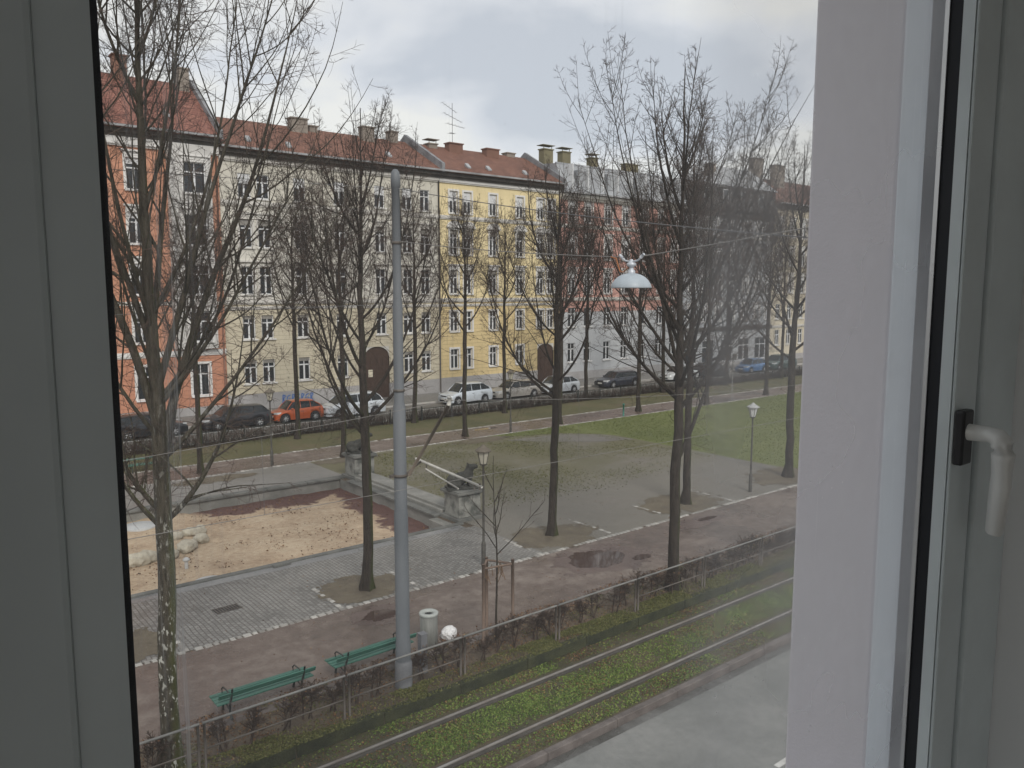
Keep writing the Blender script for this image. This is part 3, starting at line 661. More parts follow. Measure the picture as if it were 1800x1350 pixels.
def boxrot(xr, y, z, h, d, a):
    c, s = math.cos(a), math.sin(a); v = []
    for x in xr:
        for (u, w_) in ((-h, -d), (h, -d), (h, d), (-h, d)): v.append((x, y + w_ * c - u * s, z + u * c + w_ * s))
    return v, [(0, 1, 2, 3), (7, 6, 5, 4), (0, 4, 5, 1), (1, 5, 6, 2), (2, 6, 7, 3), (3, 7, 4, 0)]
bench((6.15, 16.17, 0), 0, 'green slatted bench nearest the window, standing on the red path')
bench((8.83, 16.21, 0), R(1.5), 'green slatted bench partly hidden behind the tall grey pole')
bench((10.3, 42.3, 0), R(180), 'green bench on the far grass verge behind the spotted trunk', 1.9)
t = empty('litter_bin', (10.53, 16.45, 0)); tag(t, 'grey cylindrical litter bin with pale ring top', 'litter bin')
b = MB(); b.lathe([(.215, 0), (.215, .02), (.225, .03), (.225, .83), (.2, .83)], sides=36); b.lathe([(.15, .80), (.001, .80)]); b.build('body', M['bin'], t)
b = MB(); b.lathe([(.238, .83), (.245, .85), (.245, .885), (.225, .90), (.125, .89), (.115, .86), (.115, .78)], sides=36); b.build('ring_lid', M['bin_ring'], t)
b = MB(); b.lathe([(.114, .845), (.001, .84)], sides=24); b.build('opening', M['black'], t)
o = remeshed('plastic_bag', [((0, 0, .17), (.21, .18, .17), (0, 0, 0)), ((.05, 0, .26), (.11, .10, .10), (0, 0, 0)), ((-.08, .05, .1), (.15, .14, .1), (0, 0, 0))], 0.02, M['bag'], None, disp=0.05, seed=9)
o.location = (11.15, 16.45, 0); tag(o, 'crumpled white plastic bag on the ground beside the litter bin', 'plastic bag')
b = MB(); b.box(9.55, 9.72, 15.25, 15.42, 0, .95); b.box(9.54, 9.73, 15.24, 15.43, .95, .98); tag(b.build('junction_box', M['pole_dark'], None, 0.008), 'narrow grey cable box beside the foot of the tall pole', 'junction box')

def lantern(loc, label, pale=False, post='lantern_metal', h=4.05):
    t = empty('park_lantern', loc); tag(t, label, 'street lamp', 'park lanterns')
    b = MB(); b.lathe([(.075, 0), (.075, .75), (.055, .8), (.042, .85), (.032, h - .75), (.05, h - .70), (.03, h - .66)], sides=14); b.build('post', M[post], t)
    z0, z1 = h - .64, h - .20; r0, r1 = .105, .215
    b = MB()
    for k in range(6):
        a0, a1 = k * PI / 3, (k + 1) * PI / 3
        b.quad((r0 * .96 * math.cos(a0), r0 * .96 * math.sin(a0), z0), (r0 * .96 * math.cos(a1), r0 * .96 * math.sin(a1), z0), (r1 * .96 * math.cos(a1), r1 * .96 * math.sin(a1), z1), (r1 * .96 * math.cos(a0), r1 * .96 * math.sin(a0), z1))
    b.build('glass', M['lantern_glass_white' if pale else 'lantern_glass'], t)
    b = MB()
    for k in range(6):
        a0 = k * PI / 3; b.tube([(r0 * math.cos(a0), r0 * math.sin(a0), z0), (r1 * math.cos(a0), r1 * math.sin(a0), z1)], .011, 4)
    b.lathe([(.03, z0 - .06), (r0 + .02, z0 - .02), (r0 + .02, z0 + .015)], sides=6); b.build('frame', M['lantern_metal'], t)
    b = MB(); b.lathe([(r1 + .07, z1 - .02), (r1 + .075, z1 + .01), (.09, z1 + .14), (.05, z1 + .19), (.001, z1 + .21)], sides=6, smooth=False); b.lathe([(r1 + .07, z1 - .02), (.001, z1 - .01)], sides=6)
    b.build('roof', M['lantern_roof_pale' if pale else 'lantern_roof'], t)
    return t
lantern((15.2, 20.36, 0), 'dark hexagonal park lantern beside the young staked tree')
lantern((30.38, 20.6, 0), 'park lantern with pale head in front of the green lawn', True)
lantern((15.71, 39.3, 0), 'park lantern farthest left, in front of the orange car')
lantern((31.46, 39.2, 0), 'park lantern in front of the silver saloon car')
b = MB(); b.tube([(54.97, 39.35, 0), (54.97, 39.35, 3.9)], .04, 8); b.box(54.92, 55.02, 39.0, 39.3, 3.4, 3.9); tag(b.build('sign_post', M['steel']), 'thin bare post standing at the far edge of the lawn', 'post')
b = MB(); b.tube([(41.9, 39.2, 0), (41.9, 39.2, .85)], .06, 8); b.lathe([(.09, .85), (.09, .9), (.001, .95)], (41.9, 39.2, 0), 10); tag(b.build('bollard', plain('green_paint', (.03, .16, .12), .5)), 'small green bollard beside the far red path', 'bollard')

# ------------------------------------------------------------------ guard rails in front of the planting
rail_labels = {1.3: 'steel guard rail panel at the bottom left corner, near the spotted trunk', 4.3: 'steel guard rail panel in front of the nearer green bench', 7.3: 'steel guard rail panel in front of the tall pole foot',
    10.3: 'steel guard rail panel in front of the litter bin and tree stakes', 13.3: 'steel guard rail panel in front of the largest puddle', 16.3: 'steel guard rail panel in front of the slim trunk in the hedge',
    19.3: 'steel guard rail panel just right of the trunk in the hedge', 22.3: 'steel guard rail panel at the right, nearly behind the wall', 25.3: 'steel guard rail panel farthest right'}
for x0, l in rail_labels.items():
    t = empty('guard_rail', (x0, 14.62, 0)); tag(t, l, 'guard rail', 'guard rail panels along the track')
    a, c = .05, 2.93
    for x in (a, c): b = MB(); b.tube([(x, 0, -.1), (x, 0, .93)], .026, 8); b.build('post', M['rust_steel'], t)
    b = MB(); b.tube([(a - .03, 0, .945), (c + .03, 0, .945)], .026, 8); b.build('top_rail', M['steel'], t)
    if x0 not in (10.3, 13.3): b = MB(); b.tube([(a, 0, .42), (c, 0, .42)], .018, 8); b.build('middle_rail', M['rust_steel'], t)

# ------------------------------------------------------------------ trees
def tube_arrays(P, Rr, sides):
    """P (n, s, 3), Rr (n, s) -> verts, quads"""
    n, s, _ = P.shape; t = np.gradient(P, axis=1); t /= np.linalg.norm(t, axis=2, keepdims=True) + 1e-9
    ref = np.array([0.35, 0.5, 0.12]); a = np.cross(t, ref); a /= np.linalg.norm(a, axis=2, keepdims=True) + 1e-9; b_ = np.cross(t, a)
    th = np.arange(sides) * 2 * PI / sides
    V = P[:, :, None, :] + Rr[:, :, None, None] * (np.cos(th)[None, None, :, None] * a[:, :, None, :] + np.sin(th)[None, None, :, None] * b_[:, :, None, :])
    idx = np.arange(n * s * sides).reshape(n, s, sides); A = idx[:, :-1, :]; B = idx[:, 1:, :]
    F = np.stack([A, np.roll(A, -1, 2), np.roll(B, -1, 2), B], -1).reshape(-1, 4)
    return V.reshape(-1, 3), F
def grow(rg, P0, D0, L, S, wander, up, droop=None):
    n = len(P0); P = np.zeros((n, S + 1, 3)); P[:, 0] = P0; d = D0 / (np.linalg.norm(D0, axis=1, keepdims=True) + 1e-9); Dd = np.zeros_like(P); Dd[:, 0] = d
    upv = np.zeros((n, 3)); upv[:, 2] = 1
    for k in range(S):
        d = d + rg.normal(0, wander, (n, 3)) + upv * (up if np.isscalar(up) else up[:, None]); d /= np.linalg.norm(d, axis=1, keepdims=True)
        P[:, k + 1] = P[:, k] + d * (L / S)[:, None]; Dd[:, k + 1] = d
    return P, Dd
def spawn(rg, P, Dd, Rr, L, per, t0, t1, angle, lenf, radf):
    n, s, _ = P.shape; par = np.repeat(np.arange(n), per); m_ = len(par); t = rg.uniform(t0, t1, m_) ** 0.9
    x = t * (s - 1); i = np.minimum(x.astype(int), s - 2); f = (x - i)[:, None]
    p = P[par, i] * (1 - f) + P[par, i + 1] * f; d = Dd[par, i] * (1 - f) + Dd[par, i + 1] * f; r_ = Rr[par, i] * (1 - f[:, 0]) + Rr[par, i + 1] * f[:, 0]
    a = rg.normal(0, 1, (m_, 3)); a -= (a * d).sum(1, keepdims=True) * d; a /= np.linalg.norm(a, axis=1, keepdims=True) + 1e-9
    ang = rg.normal(angle, 0.16, m_)[:, None]; nd = np.cos(ang) * d + np.sin(ang) * a
    ln = L[par] * lenf * (1.15 - 0.75 * t) * rg.uniform(.6, 1.25, m_)
    return p, nd, ln, np.minimum(r_ * radf, 1.0), t
def make_tree(name, loc, seed, Ht, fork, rad, r0, label, group, bark_m='bark', nl=12, per=(11, 9, 6), custom=None, lean=(0, 0), twig_r=0.0036, lk=1.0, tk=.92, rootflare=True):
    rg = np.random.default_rng(seed); t_ = empty(name, loc); tag(t_, label, 'tree', group)
    # trunk and leader
    S = 26; z = np.linspace(0, Ht * 0.93, S); wob = np.cumsum(rg.normal(0, .022, (S, 2)), 0); wob[0] = 0
    wob += np.stack([lean[0] * (z / Ht), lean[1] * (z / Ht)], 1)
    P = np.zeros((1, S, 3)); P[0, :, 0] = wob[:, 0]; P[0, :, 1] = wob[:, 1]; P[0, :, 2] = z
    k = np.clip((z - fork) / (Ht - fork), 0, 1); Rr = (r0 * (1 - .16 * np.clip(z / fork, 0, 1)) * (1 - k) ** 1.3 + .005)
    if rootflare: Rr += r0 * .55 * np.exp(-z / .22)
    Dd = np.gradient(P, axis=1); Dd /= np.linalg.norm(Dd, axis=2, keepdims=True)
    trunkV = []; trunkF = []; nv = 0
    def push(P_, R_, sides):
        nonlocal nv
        V, F = tube_arrays(P_, R_, sides); trunkV.append(V); trunkF.append(F + nv); nv += len(V)
    # fine rings near the base
    zf = np.concatenate([np.linspace(-.1, .8, 8), z[(z > .9)]]); Pf = np.stack([np.interp(zf, z, P[0, :, 0]), np.interp(zf, z, P[0, :, 1]), zf], 1)[None]
    Rf = np.interp(zf, z, Rr)[None].copy(); 
    V, F = tube_arrays(Pf, Rf, 16)
    # root ridges and lumpy bark outline
    c = np.repeat(Pf[0], 16, 0); d = V - c; th = np.arctan2(d[:, 1], d[:, 0]); zz = np.repeat(zf, 16)
    kk = 1 + .22 * np.exp(-np.clip(zz, 0, 9) / .25) * np.sin(5 * th + seed) + .05 * np.sin(3 * th + zz * 2.2) + .035 * np.sin(7 * th - zz * 5)
    V = c + d * kk[:, None]; trunkV.append(V); trunkF.append(F); nv += len(V)
    # limbs
    hh = np.concatenate([np.linspace(fork, fork + (Ht - fork) * .22, nl // 2), np.linspace(fork + (Ht - fork) * .24, fork + (Ht - fork) * .62, nl - nl // 2)])
    hh += rg.normal(0, .12, nl); az = np.arange(nl) * 2.399 + rg.uniform(0, 6.28) + rg.normal(0, .25, nl)
    kq = (hh - fork) / (Ht - fork); tilt = R(64) - R(34) * kq + rg.normal(0, .09, nl); tilt = tilt * tk
    Ll = (Ht - hh) * rg.uniform(.70, .92, nl); Ll = np.where(kq < .12, Ll * .86, Ll)
    upb = (0.105 + .02 * rg.random(nl)) * np.where(rad < 2.4, 1.25, 1.0) * 2.0 / max(rad, 1.2)
    rl = r0 * (.36 - .17 * kq) * rg.uniform(.7, 1.15, nl) * lk
    if custom:
        for (h_, az_, ti_, ln_, up_, rr_) in custom:
            hh = np.append(hh, h_); az = np.append(az, az_); tilt = np.append(tilt, ti_); Ll = np.append(Ll, ln_); upb = np.append(upb, up_); rl = np.append(rl, rr_)
    p0 = np.stack([np.interp(hh, z, P[0, :, 0]), np.interp(hh, z, P[0, :, 1]), hh], 1)
    d0 = np.stack([np.sin(tilt) * np.cos(az), np.sin(tilt) * np.sin(az), np.cos(tilt)], 1)
    S1 = 18; P1, D1 = grow(rg, p0, d0, Ll, S1, .028, upb); R1 = rl[:, None] * (1 - np.linspace(0, 1, S1 + 1)[None]) ** 1.25 + .0045
    push(P1, R1, 8)
    # secondary branches (also on the leader)
    p, nd, ln, rr, tt = spawn(rg, P1, D1, R1, Ll, per[0], .08, .90, .62, .42, .50)
    pL, ndL, lnL, rrL, ttL = spawn(rg, P, Dd, np.broadcast_to(Rr, (1, S)), np.array([Ht]), per[0] * 2, fork / Ht + .1, .93, .75, .24, .55)
    p = np.concatenate([p, pL]); nd = np.concatenate([nd, ndL]); ln = np.concatenate([ln, lnL]); rr = np.concatenate([rr, rrL])
    low = np.clip((fork + 2.2 - p[:, 2]) / 2.2, 0, 1)
    ln = np.clip(ln, .6, 3.4); S2 = 9; P2, D2 = grow(rg, p, nd, ln, S2, .05, 0.12 - .17 * low); rr = np.clip(rr, .005, .017); R2 = rr[:, None] * (1 - np.linspace(0, 1, S2 + 1)[None]) ** 1.0 + .0034
    push(P2, R2, 5)
    cV = []; cF = []; cn = 0
    p, nd, l3, r3, tt = spawn(rg, P2, D2, R2, ln, per[1], .05, .97, .95, .30, .7)
    l3 = np.clip(l3, .16, .85); low = np.clip((fork + 2.5 - p[:, 2]) / 2.5, 0, 1); P3, D3 = grow(rg, p, nd, l3, 4, .11, .07 - .14 * low); R3 = np.linspace(twig_r * 1.25, twig_r * .8, 5)[None].repeat(len(P3), 0)
    V, F = tube_arrays(P3, R3, 3); cV.append(V); cF.append(F); cn += len(V)
    p, nd, l4, r4, tt = spawn(rg, P3, D3, R3, l3, per[2], .1, 1.0, .75, .50, .8)
    l4 = np.clip(l4, .08, .34); P4, D4 = grow(rg, p, nd, l4, 2, .14, .04); R4 = np.linspace(twig_r * .85, twig_r * .5, 3)[None].repeat(len(P4), 0)
    V, F = tube_arrays(P4, R4, 3); cV.append(V); cF.append(F + cn); cn += len(V)
    # curly fine shoots straight off the lower limbs
    p, nd, l5, r5, tt = spawn(rg, P1, D1, R1, np.full(len(P1), 1.3), max(8, int(400 / len(P1))), .04, .78, 1.15, .95, .5)
    l5 = np.clip(l5, .35, 1.6); P5, D5 = grow(rg, p, nd, l5, 7, .15, rg.uniform(-.10, .08, len(p))); R5 = np.linspace(twig_r * 2.1, twig_r * .9, 8)[None].repeat(len(P5), 0)
    V, F = tube_arrays(P5, R5, 3); cV.append(V); cF.append(F + cn); cn += len(V)
    p, nd, l6, r6, tt = spawn(rg, P5, D5, R5, l5, 7, .1, 1.0, .9, .42, .8)
    l6 = np.clip(l6, .10, .5); P6, D6 = grow(rg, p, nd, l6, 3, .18, .0); R6 = np.linspace(twig_r * 1.15, twig_r * .65, 4)[None].repeat(len(P6), 0)
    V, F = tube_arrays(P6, R6, 3); cV.append(V); cF.append(F + cn); cn += len(V)
    mesh_fast('trunk', np.concatenate(trunkV), np.concatenate(trunkF), M[bark_m], t_, smooth=True)
    mesh_fast('crown', np.concatenate(cV), np.concatenate(cF), M['twig'], t_)
    return t_
RT = math.atan2(-.627, .779); FW = math.atan2(.779, .627)     # azimuths: towards picture right / away from the window
G1, G2, G3, G4 = 'trees in the planting strip by the track', 'trees along the sett paving', 'trees along the far red path', 'trees on the far grass verge'
make_tree('linden_tree', (3.87, 15.2, 0), 11, 17.5, 5.6, 2.4, .165, 'big bare tree nearest the window with white spotted mossy trunk', G1, 'bark_spotted', nl=11, lk=.72, tk=.66, per=(12, 9, 6),
    custom=[(4.75, RT + .15, R(54), 4.6, .13, .052), (4.9, RT + PI - .3, R(60), 4.4, .09, .050), (4.6, RT + PI + .25, R(42), 3.6, .04, .045), (6.1, RT + .5, R(16), 9.5, .01, .082), (6.5, RT + PI, R(13), 9.5, .01, .085), (7.2, RT - .2, R(20), 8.5, .02, .065), (8.0, RT + PI + .8, R(18), 8, .02, .06), (8.2, FW, R(18), 8, .02, .06), (6.9, RT, R(42), 5.8, .045, .045), (5.9, RT, R(50), 6.0, .05, .045)])
make_tree('linden_tree', (11.19, 20.93, 0), 23, 15.2, 5.0, 2.3, .150, 'bare tree with mossy foot just left of the tall grey pole', G2, nl=13,
    custom=[(5.1, RT, R(52), 5.5, .08, .055), (4.7, RT + PI, R(48), 4.2, .1, .045)])
make_tree('linden_tree', (19.17, 21.44, 0), 31, 14.2, 5.2, 2.1, .150, 'bare tree between the dark park lantern and the hanging lamp', G2, nl=11, per=(10, 8, 5), custom=[(5.3, RT + PI, R(62), 4.0, .04, .05)])
make_tree('linden_tree', (18.44, 15.09, 0), 47, 16.4, 5.4, 2.9, .160, 'tall bare tree growing in the hedge strip right of the hanging lamp', G1, nl=17, per=(11, 9, 6),
    custom=[(3.9, RT, R(24), 8.0, .05, .070), (5.9, RT + PI, R(58), 5.0, .07, .045), (5.6, RT - .5, R(50), 6.0, .08, .045), (6.5, RT + PI, R(14), 9.2, .01, .06), (7, RT, R(15), 8.8, .01, .055)])
make_tree('linden_tree', (26.52, 21.14, 0), 53, 16.4, 5.2, 2.5, .158, 'bare tree in the sett paving just behind the hedge strip tree', G2, nl=13)
make_tree('linden_tree', (34.31, 21.17, 0), 61, 16.9, 5.6, 2.6, .185, 'bare tree farthest right, beside the wall edge, behind the pale lantern', G2, nl=13)
fa = make_tree('linden_tree', (19.6, 38.9, 0), 71, 16.2, 6.2, 2.2, .135, 'slender bare tree in front of the white hatchback', G3, nl=11, twig_r=.0050, per=(10, 8, 5))
fb = make_tree('linden_tree', (28.4, 39.86, 0), 83, 15.6, 6.4, 2.1, .138, 'slender bare tree in front of the white off-road car', G3, nl=11, twig_r=.0050, per=(10, 8, 5))
fc = make_tree('linden_tree', (36.11, 39.65, 0), 97, 16.8, 6.4, 2.3, .15, 'bare far tree directly behind the tree beside the hanging lamp', G3, nl=12, twig_r=.0050, per=(10, 8, 5))
far = [(fa, (12.31, 39.98), 2.1, .92, 'bare far tree half hidden by the spotted trunk, before the black estate', G3), (fb, (19.9, 45.6), 4.0, 1.0, 'bare tree on the verge between the black estate and the orange car', G4),
       (fc, (28.67, 46.25), 1.0, 1.0, 'bare verge tree just right of the tall pole', G4), (fa, (36.18, 45.79), 3.3, 1.0, 'bare verge tree in front of the silver saloon', G4), (fb, (45.77, 47.0), 5.2, 1.08, 'bare verge tree in front of the dark blue estate', G4),
       (fb, (44.52, 40.15), 0.7, 1.1, 'bare far tree by the left end of the lawn', G3), (fa, (51.47, 39.2), 4.9, 1.12, 'bare far tree at the back of the lawn, left of the thin post', G3), (fc, (60.32, 39.68), 2.6, 1.08, 'bare far tree at the back of the lawn, right of the thin post', G3),
       (fc, (54.6, 46.3), 4.4, 1.05, 'bare verge tree in front of the white saloon', G4), (fb, (63.5, 46.2), 1.9, 1.1, 'bare verge tree behind the black hatchback', G4), (fa, (69.5, 39.7), 0.4, 1.12, 'bare tree at the back of the lawn, second from the right edge', G3),
       (fa, (73, 46.3), 5.6, 1.1, 'bare verge tree in front of the blue car', G4), (fb, (78.5, 39.7), 3.0, 1.1, 'bare tree at the back of the lawn, nearest the wall edge', G3), (fc, (82.5, 46.2), 0.9, 1.1, 'bare verge tree farthest right', G4)]
for src, (x, y), rz, s_, l, g in far:
    c = copy_tree(src, None, l); c.location = (x, y, 0); c.rotation_euler = (0, 0, rz); c.scale = (s_, s_, s_); c['group'] = g

# young staked tree
t = empty('young_tree', (11.95, 15.5, 0)); tag(t, 'thin young bare tree tied between wooden stakes', 'tree')
rg = np.random.default_rng(5); S = 14; zz = np.linspace(0, 4.9, S); P = np.zeros((1, S, 3)); P[0, :, 2] = zz; P[0, :, 0] = .05 * np.sin(zz * 1.1); P[0, :, 1] = .03 * np.sin(zz * 1.7)
Rr = np.linspace(.032, .006, S)[None]; Dd = np.gradient(P, axis=1); Dd /= np.linalg.norm(Dd, axis=2, keepdims=True)
az = np.array([0, 2.5, 4.6, 1.3, 3.4, 5.5, .6, 2.9]) + RT; hs = np.array([2.35, 2.5, 2.7, 2.9, 3.1, 3.4, 3.7, 4.0]); tl = np.array([.75, .8, .7, .65, .7, .6, .6, .5]); Ll = np.array([1.9, 1.4, 1.3, 1.3, 1.1, 1.0, .9, .7])
P1, D1 = grow(rg, np.stack([np.interp(hs, zz, P[0, :, 0]), np.interp(hs, zz, P[0, :, 1]), hs], 1), np.stack([np.sin(tl) * np.cos(az), np.sin(tl) * np.sin(az), np.cos(tl)], 1), Ll, 7, .07, .05)
R1 = np.linspace(.015, .006, 8)[None].repeat(8, 0)
V0, F0 = tube_arrays(P, Rr, 8); V1, F1 = tube_arrays(P1, R1, 5)
mesh_fast('trunk', np.concatenate([V0, V1]), np.concatenate([F0, F1 + len(V0)]), M['bark'], t, smooth=True)
p, nd, l3, r3, _ = spawn(rg, P1, D1, R1, Ll, 6, .2, 1, .6, .3, .7); P3, D3 = grow(rg, p, nd, l3, 4, .1, .05); V, F = tube_arrays(P3, np.linspace(.006, .004, 5)[None].repeat(len(P3), 0), 3)
mesh_fast('crown', V, F, M['twig'], t)
t = empty('tree_stakes', (0, 0, 0)); tag(t, 'wooden stakes and crossbars round the young tree', 'tree stakes')
st = [(11.52, 15.45, 2.2), (12.35, 15.30, 2.2), (12.0, 15.95, 2.15)]
for x, y, h_ in st: b = MB(); b.tube([(x, y, -.1), (x * .985 + .18, y + .0, h_)], .042, 8); b.build('stake', M['stake'], t)
b = MB()
for i in range(3):
    a_, c_ = st[i], st[(i + 1) % 3]; b.tube([(a_[0] * .985 + .18, a_[1], 2.08), (c_[0] * .985 + .18, c_[1], 2.08)], .03, 6)
b.build('crossbar', M['stake'], t)
b = MB()
for i in range(9):
    x = 11.6 + .08 * i; b.tube([(x, 15.5 + .2 * math.sin(i), 2.1), (x + .02, 15.5 + .2 * math.sin(i), 1.95), (x + .04, 15.52, 1.8 - .1 * (i % 3))], .012, 4)
b.build('tie', M['strap'], t)

# ------------------------------------------------------------------ leafless shrubs of the near hedge
def make_shrub(seed, h_=.85, wide=.38):
    rg = np.random.default_rng(seed); t = empty('hedge_shrub', (0, 0, 0)); tag(t, 'clipped leafless shrub of the low hedge behind the guard rail', 'shrub', 'leafless shrubs of the low hedge')
    n = 3; p0 = np.stack([rg.normal(0, .04, n), rg.normal(0, .04, n), np.zeros(n)], 1); d0 = np.stack([rg.normal(0, .16, n), rg.normal(0, .16, n), np.ones(n)], 1)
    L = np.full(n, h_ * .86); P1, D1 = grow(rg, p0, d0, L, 6, .10, .05); R1 = np.linspace(.020, .009, 7)[None].repeat(n, 0) * np.array([1.2, .8, .6])[:, None]
    V1, F1 = tube_arrays(P1, R1, 6); mesh_fast('stem', V1, F1, M['shrub'], t, smooth=True)
    p, nd, l2, _, _ = spawn(rg, P1, D1, R1, L, 11, .35, 1.0, 1.15, .62, .6); l2 = np.clip(l2, .12, .42); P2, D2 = grow(rg, p, nd, l2, 5, .18, .05); R2 = np.linspace(.009, .005, 6)[None].repeat(len(P2), 0)
    p, nd, l3, _, _ = spawn(rg, P2, D2, R2, l2, 9, .1, 1.0, .8, .65, .6); l3 = np.clip(l3, .06, .2); P3, D3 = grow(rg, p, nd, l3, 2, .2, .06)
    P2[:, :, 2] = np.minimum(P2[:, :, 2], h_ + .02); P3[:, :, 2] = np.minimum(P3[:, :, 2], h_ + .05)
    V2, F2 = tube_arrays(P2, R2, 4); V3, F3 = tube_arrays(P3, np.linspace(.0045, .0028, 3)[None].repeat(len(P3), 0), 3)
    o = mesh_fast('twigs', np.concatenate([V2, V3]), np.concatenate([F2, F3 + len(V2)]), M['shrub'], t)
    # withered leaves still clinging
    k = rg.integers(0, len(P3), 26); c = P3[k, 2]; s = .022; a = rg.normal(0, 1, (26, 3)); a /= np.linalg.norm(a, axis=1, keepdims=True); b_ = np.cross(a, rg.normal(0, 1, (26, 3))); b_ /= np.linalg.norm(b_, axis=1, keepdims=True)
    Q = np.stack([c - a * s, c + b_ * s * .6, c + a * s, c - b_ * s * .6], 1).reshape(-1, 3); mesh_fast('leaves', Q, np.arange(len(Q)).reshape(-1, 4), M['leaf_litter'], t)
    return t
sh = [make_shrub(3), make_shrub(14, .9), make_shrub(25, .78)]
spots = []; x = 1.6
while x < 30: spots.append((x, 14.98 + rng.uniform(-.14, .14))); x += rng.uniform(.42, .74)
spots = [s_ for s_ in spots if abs(s_[0] - 3.87) > .3 and abs(s_[0] - 18.44) > .3 and abs(s_[0] - 8.95) > .35]
for i, (x, y) in enumerate(spots):
    c = sh[i] if i < 3 else copy_tree(sh[i % 3]); s_ = rng.uniform(.85, 1.1); c.location = (x, y, 0); c.rotation_euler = (0, 0, rng.uniform(0, 6.28)); c.scale = (s_, s_, s_)
# taller unkempt hedge, right part
# far hedge behind the iron railing
rg = np.random.default_rng(77); n = 9000
p0 = np.stack([rg.uniform(2, 100, n), 46.95 + rg.normal(0, .16, n), np.zeros(n)], 1); d0 = rg.normal(0, .35, (n, 3)); d0[:, 2] = 1
P1, D1 = grow(rg, p0, d0, rg.uniform(.4, .95, n), 3, .25, .05); P1[:, :, 2] = np.minimum(P1[:, :, 2], .85)
V, F = tube_arrays(P1, np.linspace(.013, .008, 4)[None].repeat(n, 0), 3)
tag(mesh_fast('hedge', V, F, M['shrub']), 'low leafless hedge growing along the dark iron railing', 'hedge', kind='stuff')
t = empty('iron_railing', (0, 46.7, 0)); tag(t, 'long low dark iron railing along the far street', 'railing')
b = MB(); b.box(2, 100, -.015, .015, .80, .84); b.box(2, 100, -.012, .012, .22, .25); b.build('rail', M['iron'], t)
b = MB()
for i in range(650):
    x = 2 + i * .15; b.box(x, x + .018, -.009, .009, .05, .92)
b.build('bars', M['iron'], t)
b = MB()
for i in range(40): b.box(2 + i * 2.5, 2.07 + i * 2.5, -.035, .035, 0, 1.0)
b.build('posts', M['iron'], t)
# climbing twigs sag of young shrubs at verge
# ------------------------------------------------------------------ grass blades and fallen leaves
def scatter(name, n, x0, x1, y0, y1, z, size, m, dens, label, tall=0.0, seed=1, cat='grass'):
    rg = np.random.default_rng(seed); x = rg.uniform(x0, x1, n); y = rg.uniform(y0, y1, n); k = rg.random(n) < dens(x, y); x = x[k]; y = y[k]; n = len(x)
    zc = np.full(n, z) if np.isscalar(z) else z(x, y)
    c = np.stack([x, y, zc + rg.uniform(0, 1, n) * (.01 + tall * .4)], 1)
    a = rg.normal(0, 1, (n, 3)); a[:, 2] = a[:, 2] * .4 + tall * 22; a /= np.linalg.norm(a, axis=1, keepdims=True)
    b_ = np.cross(a, rg.normal(0, 1, (n, 3))); b_ /= np.linalg.norm(b_, axis=1, keepdims=True); s = (size * rg.uniform(.55, 1.3, n))[:, None]
    Q = np.stack([c - a * s, c + b_ * s * .55, c + a * s, c - b_ * s * .55], 1).reshape(-1, 3)
    o = mesh_fast(name, Q, np.arange(len(Q)).reshape(-1, 4), m); tag(o, label, cat, kind='stuff'); return o
notrail = lambda y: ((np.abs(y - 12.21) > .17) & (np.abs(y - 13.67) > .17))
def dtrack(x, y):
    mid = np.exp(-((y - 12.95) / .45) ** 2); k = .10 + .95 * mid * np.clip(3 * (vnoise(x, y, 1.3, 8) - .22), 0, 1) + .35 * (vnoise(x, y, 1.7, 88) > .6); k *= .25 + 1.0 * vnoise(x, y, .4, 9)
    return np.clip(k, 0, 1) * notrail(y)
scatter('grass', 240000, 5, 30, 11.5, 14.3, -.262, .023, M['blade'], dtrack, 'green grass and clover growing between the tram rails', .03, 2)
scatter('verge_grass', 70000, 2, 30, 14.27, 14.95, .015, .022, M['blade_dull'], lambda x, y: .2 + .8 * (vnoise(x, y, .9, 12) > .5), 'short yellowish grass along the top of the mossy step', .03, 3)
scatter('fallen_leaves', 42000, 2, 30, 14.5, 16.6, .004, .026, M['leaf_litter'], lambda x, y: np.clip(.15 + 1.0 * (vnoise(x, y, .8, 13) - .25), 0, 1), 'brown fallen leaves lying under the low hedge', 0, 4, 'leaves')
scatter('track_leaves', 48000, 5, 30, 11.5, 14.3, -.25, .023, M['leaf_litter'], lambda x, y: np.clip(.2 + 1.3 * (vnoise(x, y, .9, 15) - .4), 0, 1) * notrail(y), 'brown fallen leaves scattered on the grassed track', 0, 5, 'leaves')
scatter('strip_grass', 16000, 2, 30, 15.0, 16.4, .0, .024, M['blade_dull'], lambda x, y: (vnoise(x, y, .7, 17) > .62) * .9, 'tufts of dull grass between the hedge shrubs', .03, 6)
scatter('path_litter', 2600, 2, 40, 16.5, 24.0, .006, .022, M['leaf_litter'], lambda x, y: .25 + .5 * vnoise(x, y, 1.6, 18), 'dead leaves scattered on the red path and setts', 0, 7, 'leaves')
scatter('pit_leaves', 5200, 4, 17, 24.9, 34.4, PZ + .03, .04, M['leaf_litter'], lambda x, y: np.clip(1.5 * (vnoise(x, y, 1.0, 19) - .3), 0, 1), 'dead leaves scattered on the sand', 0, 8, 'leaves')
scatter('lawn_grass', 90000, 29, 90, 21.2, 38.9, .005, .04, M['blade_lawn'], lambda x, y: ((x > 36.1) | ((y > 37.2) & (x > 30))) * 1.0, 'short green winter grass of the lawn', .03, 9)
scatter('square_grass', 60000, 18, 35.5, 23.5, 38.5, .002, .035, M['blade_dull'], lambda x, y: np.clip((y - 24.5) / 4, 0, 1) * np.clip(1.6 * (vnoise(x, y, 2.4, 20) - .3), 0, .9), 'sparse olive grass growing through the gravel square', .02, 10)

